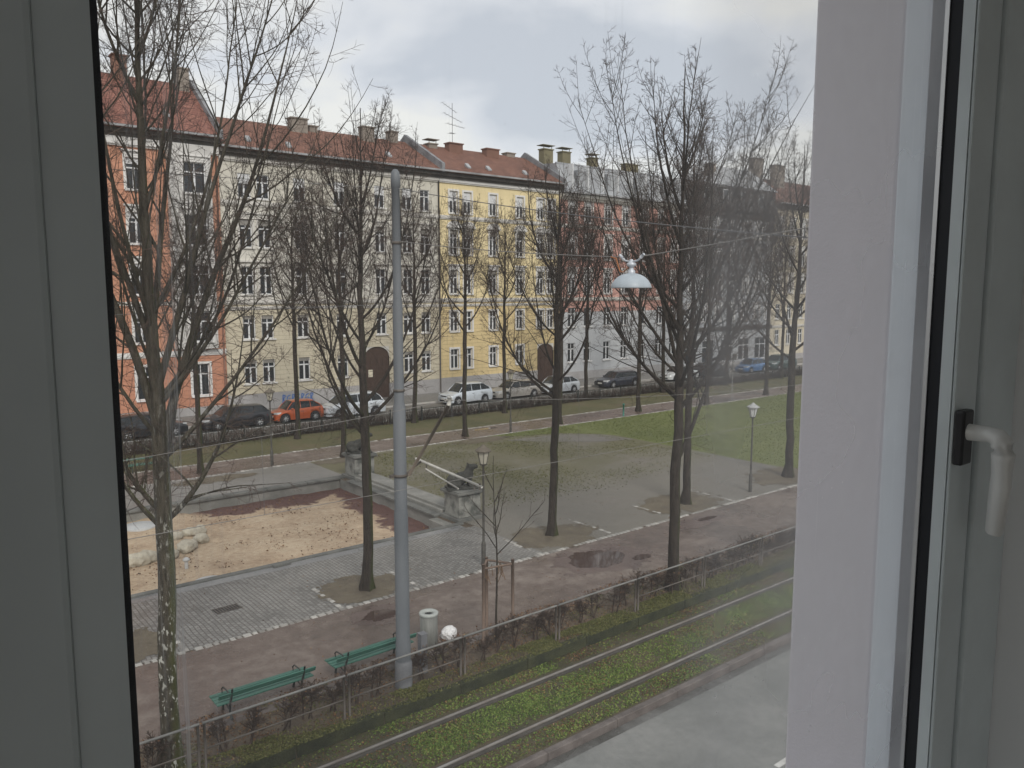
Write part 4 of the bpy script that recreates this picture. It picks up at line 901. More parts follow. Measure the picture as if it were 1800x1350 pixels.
# ------------------------------------------------------------------ tram pole, wires and hanging lamp
t = empty('tram_pole', (8.95, 15.07, 0)); tag(t, 'tall grey stepped steel tram pole standing in the hedge strip', 'pole')
b = MB()
prof = [(.172, 0), (.172, 1.03), (.160, 1.10), (.157, 4.06), (.143, 4.15), (.140, 6.44), (.112, 6.58), (.108, 8.68), (.092, 8.82), (.088, 11.18), (.102, 11.19), (.102, 11.38), (.088, 11.50), (.045, 11.56), (.001, 11.57)]
b.lathe(prof, sides=28); b.build('shaft', M['pole'], t)
b = MB(); b.lathe([(.20, 0), (.20, .55), (.176, .62)], sides=28); b.build('foot', M['pole_dark'], t)
for z_, r_ in ((4.93, .165), (6.83, .125), (10.02, .103)):
    b = MB(); b.lathe([(r_ - .02, z_ - .03), (r_ + .004, z_ - .03), (r_ + .004, z_ + .03), (r_ - .02, z_ + .03)], sides=20)
    if z_ < 5.9: b.box(-r_ - .1, -r_ + .02, -.03, .03, z_ - .03, z_ + .03); b.box(r_ - .02, r_ + .12, -.03, .03, z_ - .03, z_ + .03)
    b.build('clamp', M['rust_steel'], t)
# cantilever that carries the catenary over the track
t = empty('cantilever_arm', (8.95, 15.07, 0)); tag(t, 'jointed cantilever tubes reaching from the tall pole over the track', 'cantilever')
b = MB(); b.tube([(.12, -.18, 4.95), (-.08, -2.05, 6.74)], .035, 10); b.build('strut', M['brown_tube'], t)
b = MB(); b.tube([(-.08, -2.05, 6.74), (-.08, -2.08, 6.90)], .045, 8); b.tube([(-.16, -2.05, 6.84), (.0, -2.05, 6.84)], .03, 8); b.build('insulator', M['fibre'], t)
b = MB(); b.tube([(.38, -.05, 5.26), (.36, -2.55, 5.10)], .028, 10); b.build('tube', M['fibre'], t)
b = MB(); b.tube([(.10, -.12, 4.98), (.37, -.3, 5.25)], .022, 8); b.tube([(.37, -.5, 5.23), (.37, -.5, 5.05)], .014, 6); b.tube([(.36, -2.3, 5.11), (.36, -2.3, 4.98)], .016, 6); b.tube([(.36, -2.48, 5.16), (.36, -2.48, 5.02)], .02, 6); b.build('bracket', M['rust_steel'], t)
b = MB(); b.tube([(.32, -.55, 5.12), (.05, -2.17, 5.04)], .017, 8); b.build('steady_arm', M['fibre'], t)
def sag(p, q, s, n=24):
    p, q = np.array(p, float), np.array(q, float); u = np.linspace(0, 1, n)[:, None]; P = p + (q - p) * u; P[:, 2:3] -= 4 * s * u * (1 - u); return P
def wire(name, segs, r_, m, label, cat='wire'):
    b = MB()
    for s_ in segs: b.tube(s_, r_, 6)
    return tag(b.build(name, M[m]), label, cat)
wire('contact_wire', [[(-22, 12.9, 5.22), (8.95, 12.9, 5.22), (40, 12.9, 5.27)]], .0058, 'wire', 'straight pale contact wire above the tram track')
t = empty('messenger_wire', (0, 0, 0)); tag(t, 'sagging upper catenary wire above the tram track', 'wire')
b = MB(); b.tube(sag((-20, 12.9, 6.84), (8.87, 12.98, 6.84), .62), .0050, 6); b.tube(sag((8.87, 12.98, 6.84), (37, 12.9, 6.84), .62), .0050, 6); b.build('wire', M['wire'], t)
for xd in (1.5, 5.0, 12.35, 17, 22.5, 28):
    u = (xd + 20) / 28.87 if xd < 8.87 else (xd - 8.87) / 28.13; zz_ = 6.84 - 4 * .62 * u * (1 - u); b = MB(); b.tube([(xd, 12.92, 5.22), (xd, 12.92, zz_)], .0035, 4); b.build('dropper', M['wire_dark'], t)
wire('span_wire', [sag((8.95, 14.95, 11.15), (8.85, .80, 9.15), .18)], .0085, 'wire_dark', 'dark span wire running from the pole top towards the window wall')
wire('lamp_cable', [sag((8.95, 14.95, 10.05), (8.83, 8.35, 9.50), .05), sag((8.83, 7.95, 9.50), (8.8, .80, 10.30), .05)], .0085, 'wire', 'pale span cable that carries the hanging street lamp')
wire('distant_wire', [sag((-20, 15.9, 11.5), (8.95, 15.15, 11.17), .25), sag((8.95, 15.15, 8.72), (-20, 15.2, 9.0), .3)], .006, 'wire_dark', 'thin dark wires leading from the pole to the left')
t = empty('hanging_lamp', (8.83, 8.15, 9.04)); tag(t, 'pale dome shaped street lamp hanging from the span cable', 'street lamp')
b = MB(); b.lathe([(.292, 0), (.30, .0), (.302, .012), (.285, .06), (.25, .115), (.20, .162), (.14, .195), (.08, .212), (.055, .215)], sides=48); b.lathe([(.292, 0), (.275, .06), (.20, .15), (.06, .20)], sides=48); b.build('shade', M['lamp_shade'], t)
b = MB(); b.lathe([(.055, .21), (.058, .25), (.035, .27), (.03, .31), (.07, .325), (.07, .36), (.035, .38), (.02, .42)], sides=16); b.build('fitting', M['lamp_fit'], t)
b = MB(); b.tube([(0, .22, .46), (0, .12, .40), (0, 0, .38), (0, -.12, .40), (0, -.22, .46)], .014, 8); b.tube([(0, .24, .49), (0, .18, .44)], .024, 8); b.tube([(0, -.24, .49), (0, -.18, .44)], .024, 8); b.build('yoke', M['lamp_fit'], t)
b = MB(); b.tube([(0, .42, .47), (0, .31, .44), (.0, .27, .34), (0, .23, .25), (0, .16, .235), (0, .10, .28), (0, .06, .30)], .011, 8); b.build('cable', M['copper'], t)
b = MB(); b.lathe([(.001, .03), (.08, .04), (.1, .09), (.07, .15), (.03, .19)], sides=18); b.build('bulb', M['lantern_glass_white'], t)

# ------------------------------------------------------------------ parked cars
def make_car(name, loc, L, Wd, Ht, paint, label, cat='car', style='hatch', rz=0.0, rim='alloy'):
    """front at local -X"""
    t = empty(name, loc, rz); tag(t, label, cat, 'cars parked along the far kerb')
    pm = plain(name + '_paint', paint, 0.3, 0.15, 0.6); wr = .33; w = Wd / 2
    xf, xr = -L / 2 + L * .19, L / 2 - L * .19; hood = Ht * .60; belt = Ht * .635
    xs = np.linspace(-L / 2, L / 2, 61); rows = []
    def shoulder(u):   # u 0..1 from nose to tail
        if style == 'saloon': k = [(0, .40), (.03, .47), (.24, .57), (.30, .60), (.75, .62), (.80, .62), (.97, .60), (1, .50)]
        elif style == 'van': k = [(0, .40), (.03, .50), (.18, .60), (.24, .62), (.9, .64), (1, .58)]
        else: k = [(0, .38), (.03, .47), (.22, .58), (.28, .61), (.9, .66), (.98, .66), (1, .55)]
        return np.interp(u, [q[0] for q in k], [q[1] for q in k]) * Ht
    for x in xs:
        u = (x + L / 2) / L; taper = 1 - .16 * max(0, (.10 - u) / .10) ** 1.6 - .10 * max(0, (u - .92) / .08) ** 1.6
        zb = .20
        for xw in (xf, xr):
            d = abs(x - xw)
            if d < wr + .05: zb = max(zb, math.sqrt((wr + .05) ** 2 - d * d) + wr * .92)
        zs = shoulder(u); zm = max(.52, zb + .01); ww = w * taper
        if zb > .21: zi = zb
        rows.append([(ww * .94, zb), (ww, min(max(zb + .04, .45), zs - .12)), (ww * 1.0, zs - .10), (ww * .95, zs - .02), (ww * .80, zs + .02), (0, zs + .035)])
    V = []; nr = 6
    for x, r_ in zip(xs, rows):
        for y, z in r_: V.append((x, y, z))
        for y, z in reversed(r_[:-1]): V.append((x, -y, z))
    m_ = 2 * nr - 1; F = []
    for i in range(len(xs) - 1):
        for j in range(m_ - 1): F.append((i * m_ + j, (i + 1) * m_ + j, (i + 1) * m_ + j + 1, i * m_ + j + 1))
    F.append(tuple(range(m_))); F.append(tuple(reversed(range((len(xs) - 1) * m_, len(xs) * m_))))
    b = MB(); b.add(V, F, 0, True); o = b.build('body', pm, t)
    b = MB(); b.box(-L / 2 + .25, L / 2 - .25, -w * .86, w * .86, .16, .42); b.build('underbody', M['black'], t)
    # greenhouse
    prof = {'hatch': [(.22, .0), (.36, 1.0), (.50, 1.06), (.80, 1.0), (.93, .35), (.97, 0)], 'saloon': [(.26, 0), (.40, 1.0), (.52, 1.05), (.66, 1.0), (.82, .0)], 'estate': [(.25, 0), (.38, 1.0), (.55, 1.05), (.88, .95), (.97, .1), (.975, 0)],
            'van': [(.16, 0), (.30, .9), (.42, 1.04), (.85, 1.02), (.96, .3), (.975, 0)]}[style]
    us = np.unique(np.concatenate([np.linspace(prof[0][0], prof[-1][0], 26), [q[0] for q in prof]])); top = Ht * .97
    V = []; 
    for u in us:
        k = np.interp(u, [q[0] for q in prof], [q[1] for q in prof]); zs = shoulder(u) + .0; z = zs + (top - zs) * min(k, 1.06); x = -L / 2 + u * L; kk = min(max(k, 0), 1)
        wb = w * .86; wt = wb - .16 * kk
        V += [(x, wb, zs - .02), (x, wt, z - .05 * kk), (x, wt * .86, z + .0), (x, 0, z + .02 * kk), (x, -wt * .86, z), (x, -wt, z - .05 * kk), (x, -wb, zs - .02)]
    F = []
    for i in range(len(us) - 1):
        for j in range(6): F.append((i * 7 + j, (i + 1) * 7 + j, (i + 1) * 7 + j + 1, i * 7 + j + 1))
    b = MB(); b.add(V, F, 0, True); b.build('windows', M['car_glass'], t)
    # roof skin and pillars
    V2 = []; sel = [i for i, u in enumerate(us) if np.interp(u, [q[0] for q in prof], [q[1] for q in prof]) > .90]
    for i in sel:
        for j in range(1, 6): p = V[i * 7 + j]; V2.append((p[0], p[1] * 1.012, p[2] + .012))
    F2 = [(a * 5 + j, (a + 1) * 5 + j, (a + 1) * 5 + j + 1, a * 5 + j + 1) for a in range(len(sel) - 1) for j in range(4)]
    b = MB(); b.add(V2, F2, 0, True); 
    ends = [0, sel[0]], [len(us) - 1, sel[-1]]
    for (i, j) in ends:
        for s_ in (1, 5):
            base = V[i * 7 + (0 if s_ == 1 else 6)]; tp = V[j * 7 + s_]; mid = V[(i + j) // 2 * 7 + s_]
            b.tube([base, (mid[0], mid[1] * 1.01, mid[2]), tp], .035, 5)
    for u in ([.52, .74] if style != 'saloon' else [.54]):
        i = int(np.argmin(abs(us - u)))
        for s_ in (1, 5): base = V[i * 7 + (0 if s_ == 1 else 6)]; tp = V[i * 7 + s_]; b.tube([base, tp], .028, 5)
    b.build('roof', pm, t)
    for xw in (xf, xr):
        for sy in (-1, 1):
            wt_ = MB(); y = sy * (w - .10)
            wt_.lathe([(wr * .55, -.10), (wr * .9, -.105), (wr, -.08), (wr, .08), (wr * .9, .105), (wr * .55, .10)], (xw, y, wr), 28, axis='y'); wo_ = wt_.build('wheel', M['tyre'], t)
            rm = MB(); yy = y + sy * .085; rm.lathe([(wr * .64, sy * .02), (wr * .60, 0), (wr * .56, -sy * .06)], (xw, yy, wr), 24, axis='y')
            for k in range(7):
                a = k * 2 * PI / 7; rm.tube([(xw, yy, wr), (xw + wr * .6 * math.cos(a), yy, wr + wr * .6 * math.sin(a))], .028, 5)
            rm.lathe([(.06, sy * .02), (.001, sy * .02)], (xw, yy, wr), 12, axis='y'); rm.build('rim', M[rim], wo_)
    zl = Ht * .43
    for sy in (-1, 1):
        for nm, xx, mm in (('headlight', -L / 2, 'headlight'), ('tail_light', L / 2, 'taillight')):
            b = MB(); sgn = -1 if xx < 0 else 1; y0_ = w * .50; y1_ = w * .86
            b.add([(xx + sgn * .012, sy * y0_, zl), (xx + sgn * .012, sy * y0_, zl + .12), (xx - sgn * .10, sy * (y1_ + .045), zl + .15), (xx - sgn * .10, sy * (y1_ + .045), zl + .01),
                   (xx - sgn * .36, sy * (w + .008), zl + .17), (xx - sgn * .34, sy * (w + .008), zl + .09)], [(0, 1, 2, 3), (3, 2, 4, 5)]); b.build(nm, M[mm], t)
    for sy in (-1, 1):
        b = MB(); b.box(-L / 2 + L * .30, -L / 2 + L * .30 + .16, sy * w - (.0 if sy > 0 else .14), sy * w + (.14 if sy > 0 else .0), shoulder(.3), shoulder(.3) + .12); b.build('mirror', pm, t, 0.03)
    b = MB(); b.box(-L / 2 - .025, -L / 2 + .02, -.26, .26, .40, .51); b.build('number_plate', M['plate'], t)
    b = MB(); b.box(-L / 2 - .012, -L / 2 + .03, -w * .55, w * .55, .26, .38); b.box(-L / 2 - .012, -L / 2 + .03, -w * .42, w * .42, Ht * .40, Ht * .40 + .08); b.build('grille', M['black'], t)
    b = MB()
    for sy in (-1, 1):
        for u in (.345, .56, .775 if style != 'saloon' else .73): x_ = -L / 2 + u * L; b.box(x_, x_ + .012, sy * w * 1.0 - .003, sy * w * 1.0 + .003, .35, shoulder(u) - .11)
        for u in (.51, .71): x_ = -L / 2 + u * L; b.box(x_, x_ + .16, sy * w - .015, sy * w + .015, shoulder(u) - .20, shoulder(u) - .165)
    b.build('door_seam', M['black'], t)
    return t
CY = 52.2
make_car('parked_car', (13.0, CY, 0), 4.4, 1.8, 1.48, (.016, .018, .022), 'dark estate car farthest left, behind the spotted trunk', 'car', 'estate', R(180))
make_car('parked_car', (18.4, CY, 0), 4.5, 1.8, 1.46, (.014, .015, .019), 'black estate car parked left of the orange car', 'car', 'estate')
make_car('parked_car', (22.75, CY + .1, 0), 3.5, 1.62, 1.46, (.42, .085, .022), 'small orange hatchback parked before the cream house', 'car', 'hatch')
make_car('parked_car', (26.9, CY - .3, 0), 4.6, 1.84, 1.66, (.56, .60, .64), 'large white people carrier parked beside the orange car', 'car', 'van')
make_car('parked_car', (37.2, CY, 0), 4.3, 1.85, 1.62, (.58, .63, .68), 'white off-road car parked before the yellow house', 'car', 'hatch')
make_car('parked_car', (42.3, CY, 0), 4.8, 1.8, 1.46, (.34, .325, .30), 'silver beige car parked right of the white off-road car', 'car', 'estate')
make_car('parked_car', (47.2, CY, 0), 4.1, 1.75, 1.5, (.50, .53, .56), 'white hatchback parked before the brown arched gate', 'car', 'hatch')
make_car('parked_car', (54.9, CY, 0), 4.7, 1.8, 1.46, (.022, .026, .040), 'dark blue estate car parked before the pink house', 'car', 'estate')
make_car('parked_car', (63.8, CY, 0), 4.5, 1.8, 1.44, (.56, .58, .58), 'white saloon car half hidden by the far trunks', 'car', 'saloon')
make_car('parked_car', (69.1, CY, 0), 4.4, 1.8, 1.5, (.018, .02, .022), 'black hatchback parked right of the white saloon', 'car', 'hatch', R(180))
make_car('parked_car', (76.4, CY, 0), 4.0, 1.75, 1.5, (.06, .16, .34), 'blue car parked near the shop arches', 'car', 'hatch')
make_car('parked_car', (81.9, CY, 0), 4.6, 1.85, 1.7, (.05, .085, .08), 'dark green car, farthest right in the row', 'car', 'van')

# ------------------------------------------------------------------ houses across the street
FY = 58.3
def facade(b, x0, x1, z0, z1, ops, y=FY, depth=.22, mi=0):
    """wall front with real recessed openings"""
    xs = sorted(set([x0, x1] + [v for o_ in ops for v in (o_[0], o_[1])])); zs = sorted(set([z0, z1] + [v for o_ in ops for v in (o_[2], o_[3])]))
    xs = [v for v in xs if x0 <= v <= x1]; zs = [v for v in zs if z0 <= v <= z1]
    for i in range(len(xs) - 1):
        for j in range(len(zs) - 1):
            cx, cz = (xs[i] + xs[i + 1]) / 2, (zs[j] + zs[j + 1]) / 2
            if any(o_[0] < cx < o_[1] and o_[2] < cz < o_[3] for o_ in ops): continue
            b.quad((xs[i], y, zs[j]), (xs[i + 1], y, zs[j]), (xs[i + 1], y, zs[j + 1]), (xs[i], y, zs[j + 1]), mi)
    for (a, c, d, e_) in ops:
        if a < x0 or c > x1 or d < z0 or e_ > z1: continue
        b.quad((a, y, d), (a, y + depth, d), (a, y + depth, e_), (a, y, e_), mi); b.quad((c, y, d), (c, y, e_), (c, y + depth, e_), (c, y + depth, d), mi)
        b.quad((a, y, e_), (a, y + depth, e_), (c, y + depth, e_), (c, y, e_), mi); b.quad((a, y, d), (c, y, d), (c, y + depth, d), (a, y + depth, d), mi)
WPROTO = {}
def window_proto(key, w_, h_, surround=None, blind=0.0, blind_m='blind', sill=True, tm='white_trim', casements=2):
    """a window centred at the origin of its wall opening, front plane at y = 0 (wall face)"""
    fr = MB(); y0, y1 = .10, .17
    fr.box(-w_ / 2, -w_ / 2 + .07, y0, y1, 0, h_); fr.box(w_ / 2 - .07, w_ / 2, y0, y1, 0, h_); fr.box(-w_ / 2 + .07, w_ / 2 - .07, y0, y1, 0, .07); fr.box(-w_ / 2 + .07, w_ / 2 - .07, y0, y1, h_ - .07, h_)
    zt = h_ * .68; fr.box(-w_ / 2 + .07, w_ / 2 - .07, y0 - .01, y1 - .01, zt - .045, zt + .045)
    if casements == 2: fr.box(-.06, .06, y0 - .012, y1 - .012, .07, zt - .045); fr.box(-.025, .025, y0, y1 - .003, zt + .045, h_ - .07)
    o = fr.build('window', M['frame_white'])
    g = MB(); g.quad((-w_ / 2 + .02, .145, .02), (w_ / 2 - .02, .145, .02), (w_ / 2 - .02, .145, h_ - .02), (-w_ / 2 + .02, .145, h_ - .02)); g.build('pane', M['pane'], o)
    if blind: g = MB(); g.box(-w_ / 2 + .06, w_ / 2 - .06, .075, .085, h_ * (1 - blind), h_ - .01); g.build('blind', M[blind_m], o)
    s_ = MB(); k = .16
    if sill: s_.box(-w_ / 2 - .12, w_ / 2 + .12, -.14, .02, -.10, -.0)
    if surround:
        s_.box(-w_ / 2 - k, -w_ / 2 - .001, -.07, .01, .0, h_ + k); s_.box(w_ / 2 + .001, w_ / 2 + k, -.07, .01, .0, h_ + k); s_.box(-w_ / 2, w_ / 2, -.068, .01, h_ + .001, h_ + k)
    if surround == 'lintel': s_.box(-w_ / 2 - .28, w_ / 2 + .28, -.20, .01, h_ + k + .22, h_ + k + .34); s_.box(-w_ / 2 - .14, w_ / 2 + .14, -.09, .01, h_ + k, h_ + k + .22)
    if surround == 'pediment':
        P = [(-w_ / 2 - .30, h_ + k + .12), (w_ / 2 + .30, h_ + k + .12)] + [((w_ / 2 + .30) * math.cos(a), h_ + k + .12 + .48 * math.sin(a)) for a in np.linspace(.15, PI - .15, 10)]
        s_.prism(P, -.18, .01); s_.box(-w_ / 2 - .34, w_ / 2 + .34, -.22, .01, h_ + k, h_ + k + .12)
    if surround == 'apron': s_.box(-w_ / 2 - k, w_ / 2 + k, -.04, .01, -.75, -.12); s_.box(-w_ / 2 - .28, w_ / 2 + .28, -.18, .01, h_ + k + .16, h_ + k + .28)
    if s_.n: s_.build('surround', M[tm], o)
    WPROTO[key] = o; return o
used = set()
def put_window(key, x, z, parent, y=FY):
    src = WPROTO[key]
    if key not in used: used.add(key); o = src; o.parent = parent
    else:
        o = src.copy(); COL.objects.link(o); o.parent = parent
        for ch in src.children: c = ch.copy(); COL.objects.link(c); c.parent = o
    o.location = (x, y, z); return o
def roof_part(t, x0, x1, ez, rz, m, ry=63.5, ey=57.55, th=.18, back=69.5):
    b = MB(); b.add([(x0, ey, ez), (x1, ey, ez), (x1, ry, rz), (x0, ry, rz), (x0, back, ez), (x1, back, ez), (x0, ey, ez - th), (x1, ey, ez - th), (x0, back, ez - th), (x1, back, ez - th)],
        [(0, 1, 2, 3), (3, 2, 5, 4), (6, 7, 1, 0), (4, 5, 9, 8), (6, 0, 3, 4, 8), (7, 9, 5, 2, 1)]); return b.build('roof', m, t)
def chimney(roof, x0, x1, y, z0, z1, m, cap=True, cowl=False, d=.8):
    b = MB(); b.box(x0, x1, y, y + d, z0 - 1.0, z1); 
    if cap: b.box(x0 - .08, x1 + .08, y - .08, y + d + .08, z1, z1 + .10)
    if cowl:
        for xx in (x0 + .05, x1 - .1): b.box(xx, xx + .05, y + .1, y + .15, z1 + .1, z1 + .42)
        b.box(x0 - .2, x1 + .2, y - .1, y + d + .1, z1 + .42, z1 + .47)
    b.build('chimney', M[m], roof)
def body(b, x0, x1, z1, y0=FY, y1=69.0, z0=0.0):
    """sides, back and top of a block; the front is laid by facade()"""
    b.quad((x0, y0, z0), (x0, y0, z1), (x0, y1, z1), (x0, y1, z0)); b.quad((x1, y0, z0), (x1, y1, z0), (x1, y1, z1), (x1, y0, z1)); b.quad((x0, y1, z0), (x0, y1, z1), (x1, y1, z1), (x1, y1, z0)); b.quad((x0, y0, z1), (x1, y0, z1), (x1, y1, z1), (x0, y1, z1))
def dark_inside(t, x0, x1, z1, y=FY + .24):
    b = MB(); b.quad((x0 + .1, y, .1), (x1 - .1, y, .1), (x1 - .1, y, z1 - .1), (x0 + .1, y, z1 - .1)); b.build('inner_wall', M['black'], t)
def skylight(roof, x, y, z, s=.42):
    s *= .85
    b = MB(); b.add([(x - s / 2, y, z), (x + s / 2, y, z), (x + s / 2, y + .45, z + .38), (x - s / 2, y + .45, z + .38), (x - s / 2, y + .02, z - .12), (x + s / 2, y + .02, z - .12), (x + s / 2, y + .5, z + .15), (x - s / 2, y + .5, z + .15)],
        [(0, 1, 2, 3), (4, 0, 3, 7), (1, 5, 6, 2), (4, 5, 1, 0)]); b.build('skylight', M['zinc'], roof)
def eave_parts(t, x0, x1, z, dark='dark_eave'):
    b = MB(); b.box(x0, x1, 57.75, FY, z - .42, z - .16); b.box(x0, x1, 58.0, FY, z - .62, z - .42); b.build('eaves', M[dark], t)
    b = MB(); b.box(x0, x1, 57.38, 57.56, z - .12, z + .02); b.build('gutter', M['gutter'], t)
# window prototypes by house: key -> (w, h, surround, blind, blind material)
window_proto('c_top', .95, 1.75, None, .42, 'blind'); window_proto('c_top_open', .95, 1.75, None, 0)
window_proto('c_mid', .95, 2.05, 'lintel', .22, 'blind_grey', tm='trim'); window_proto('c_low', .95, 1.75, None, .16, 'blind_grey'); window_proto('c_mid_open', .95, 2.05, 'apron', 0, tm='trim')
window_proto('y_top', .85, 1.9, True, .45, 'blind'); window_proto('y_ped', .85, 2.15, 'pediment', .2, 'blind_grey'); window_proto('y_lint', .85, 2.1, 'lintel', .2, 'blind_grey'); window_proto('y_low', .85, 1.75, True, 0)
window_proto('o_win', 1.0, 2.1, 'lintel', .2, 'blind'); window_proto('o_low', 1.2, 2.3, True, 0); window_proto('o_wide', 1.5, 2.1, 'lintel', 0)
window_proto('p_win', 1.0, 2.1, 'lintel', .25, 'blind', tm='white_trim'); window_proto('p_low', 1.0, 1.9, None, 0)
window_proto('b_win', 1.0, 2.0, True, .3, 'blind'); window_proto('shop', 2.3, 2.6, None, 0, sill=False)
def house(name, label, x0, x1, ztop, rows, wallm, lowm, lowz, cat='house', plinth=.9, doors=(), trims=()):
    """rows: list of (sill z, window keys, columns)"""
    t = empty(name, (0, 0, 0)); tag(t, label, cat, 'houses across the street'); ops = []; sizes = {'c_top': (.95, 1.75), 'c_top_open': (.95, 1.75), 'c_mid': (.95, 2.05), 'c_mid_open': (.95, 2.05), 'c_low': (.95, 1.75), 'y_top': (.85, 1.9), 'y_ped': (.85, 2.15), 'y_lint': (.85, 2.1),
        'y_low': (.85, 1.75), 'o_win': (1.0, 2.1), 'o_low': (1.2, 2.3), 'o_wide': (1.5, 2.1), 'p_win': (1.0, 2.1), 'p_low': (1.0, 1.9), 'b_win': (1.0, 2.0), 'shop': (2.3, 2.6)}
    for z, key, cols in rows:
        for x in cols: kk = key if isinstance(key, str) else key[int(x * 7) % len(key)]; w_, h_ = sizes[kk]; ops.append((x - w_ / 2, x + w_ / 2, z, z + h_)); put_window(kk, x, z, t)
    for d in doors: ops.append(d)
    b = MB(); facade(b, x0, x1, lowz, ztop, ops); body(b, x0, x1, ztop); b.build('wall', wallm, t)
    b = MB(); facade(b, x0, x1, plinth, lowz, ops); b.build('ground_floor_wall', lowm, t)
    b = MB(); 
    xs = [x0] + [v for d in doors for v in (d[0], d[1])] + [x1]
    for i in range(0, len(xs), 2): b.box(xs[i], xs[i + 1], FY - .06, FY + .2, 0.0, plinth)
    b.build('plinth', M['plinth'], t)
    dark_inside(t, x0, x1, ztop)
    for z0, z1, dy, m in trims: q = MB(); q.box(x0 + .01, x1 - .01, FY - dy, FY + .01, z0, z1); q.box(x0 + .01, x1 - .01, FY - dy * .6, FY + .009, z0 - .10, z0 - .002); q.build('cornice', M[m], t)
    return t
def gate(t, x0, x1, z1, arch=.55, paper=False):
    b = MB(); b.box(x0, x1, FY + .12, FY + .20, .11, z1)
    for k in range(1, 4): xx = x0 + (x1 - x0) * k / 4; b.box(xx - .02, xx + .02, FY + .10, FY + .12, .2, z1 - .9)
    for zz in (.5, 1.5, 2.6): b.box(x0 + .1, x1 - .1, FY + .105, FY + .119, zz, zz + .06)
    d = b.build('gate', M['door_brown'], t)
    # arched spandrels in front
    P = [(x0, z1)] + [(x0 + (x1 - x0) * (0.5 - .5 * math.cos(a)), z1 - arch + arch * math.sin(a)) for a in np.linspace(0, PI, 14)] + [(x1, z1), (x1, z1 + .02), (x0, z1 + .02)]
    b = MB(); n = 14
    pts = [(x0 + (x1 - x0) * (0.5 - .5 * math.cos(a)), z1 - arch + arch * math.sin(a)) for a in np.linspace(0, PI, n)]
    for i in range(n - 1):
        p, q = pts[i], pts[i + 1]; b.quad((p[0], FY + .02, p[1]), (q[0], FY + .02, q[1]), (q[0], FY + .02, z1), (p[0], FY + .02, z1)); b.quad((p[0], FY + .02, p[1]), (q[0], FY + .02, q[1]), (q[0], FY + .2, q[1]), (p[0], FY + .2, p[1]))
    b.build('arch', M['trim'], t)
    if paper: b = MB(); b.box(x0 + .35, x0 + .75, FY + .07, FY + .09, 1.9, 2.5); b.build('notice', M['paper'], t)
rows5 = (15.72, 12.15, 8.72, 5.42, 2.1)
# orange house
oc = [14.5, 10.6, 7.2, 3.6, 0.2]
t = house('orange_house', 'orange house with white bay and red roof at the left', -6, 20.15, 19.2, [(rows5[0], 'o_win', oc), (rows5[1], 'o_win', oc), (rows5[2], 'o_win', oc), (rows5[3], 'o_win', oc), (rows5[4] - .6, 'o_low', [14.6, 10.6, 7.2, 18.3])],
    M['orange_wall'], M['orange_rust'], 4.6, plinth=.7, trims=[(4.5, 4.8, .14, 'white_trim'), (8.1, 8.25, .1, 'trim'), (18.6, 19.1, .22, 'white_trim')])
b = MB(); ops = [(17.55, 19.05, z, z + 2.1) for z in rows5[:4]]; facade(b, 16.6, 19.45, 4.9, 19.0, ops, FY - .55, .2); b.quad((16.6, FY - .55, 4.9), (16.6, FY - .55, 19.0), (16.6, FY, 19.0), (16.6, FY, 4.9)); b.quad((19.45, FY - .55, 4.9), (19.45, FY, 4.9), (19.45, FY, 19.0), (19.45, FY - .55, 19.0)); b.quad((16.6, FY - .55, 4.9), (16.6, FY, 4.9), (19.45, FY, 4.9), (19.45, FY - .55, 4.9))
bay = b.build('bay', wall_mat('bay_white', (.56, .55, .53)), t)
for z in rows5[:4]: put_window('o_wide', 18.3, z, t, FY - .55)
r_ = roof_part(t, -6, 20.15, 19.75, 24.3, M['tile_red2'], 63.5); eave_parts(t, -6, 20.15, 19.75)
chimney(r_, 19.0, 19.75, 62.6, 23.2, 25.2, 'brick_grey', d=1.0); chimney(r_, 14.6, 15.5, 62.6, 23.2, 25.4, 'brick_red')
chimney(r_, 8, 9.2, 62.6, 23.2, 25.0, 'brick_red'); skylight(r_, 17.0, 58.9, 21.0)
b = MB(); b.add([(20.0, 57.5, 19.55), (20.3, 57.5, 19.55), (20.3, 63.5, 24.2), (20.0, 63.5, 24.2), (20.0, 57.5, 20.15), (20.3, 57.5, 20.15), (20.3, 63.5, 24.75), (20.0, 63.5, 24.75), (20.0, 69.5, 19.6), (20.3, 69.5, 19.6), (20.0, 69.5, 20.1), (20.3, 69.5, 20.1)],
    [(0, 1, 5, 4), (4, 5, 6, 7), (0, 4, 7, 3), (1, 2, 6, 5), (7, 6, 11, 10), (3, 7, 10, 8), (2, 9, 11, 6)]); b.build('firewall', M['firewall'], t)
b = MB(); b.tube([(19.95, FY - .12, .1), (19.95, FY - .12, 19.3)], .07, 8); b.build('downpipe', M['brick_red'], t)
# cream house
cc = [21.95, 23.35, 26.2, 29.5, 33.1, 35.7, 37.45]
cl = [21.95, 23.35, 26.2, 29.5, 35.7, 37.45]
t = house('cream_house', 'long cream house with brown arched gate and red roof', 20.17, 38.85, 18.75, [(rows5[0], ('c_top', 'c_top_open', 'c_top'), cc), (rows5[1], 'c_mid', cc), (rows5[2], 'c_mid_open', cc), (rows5[3], 'c_low', cc), (rows5[4], 'c_low', cl)],
    M['cream_wall'], M['cream_rust'], 8.0, plinth=1.3, doors=[(31.45, 33.75, 0.0, 4.4)], trims=[(15.25, 15.5, .14, 'trim'), (8.1, 8.35, .16, 'trim'), (7.72, 7.85, .10, 'trim'), (18.35, 18.7, .2, 'trim')])
q = MB(); ops = [(x - .475, x + .475, z, z + 2.05) for x in cc for z in rows5[1:3]]; facade(q, 20.4, 38.6, 8.5, 15.1, ops, FY - .012, .01); q.build('grey_render_band', M['cream_mid'], t)
gate(t, 31.45, 33.75, 4.4, .8, True)
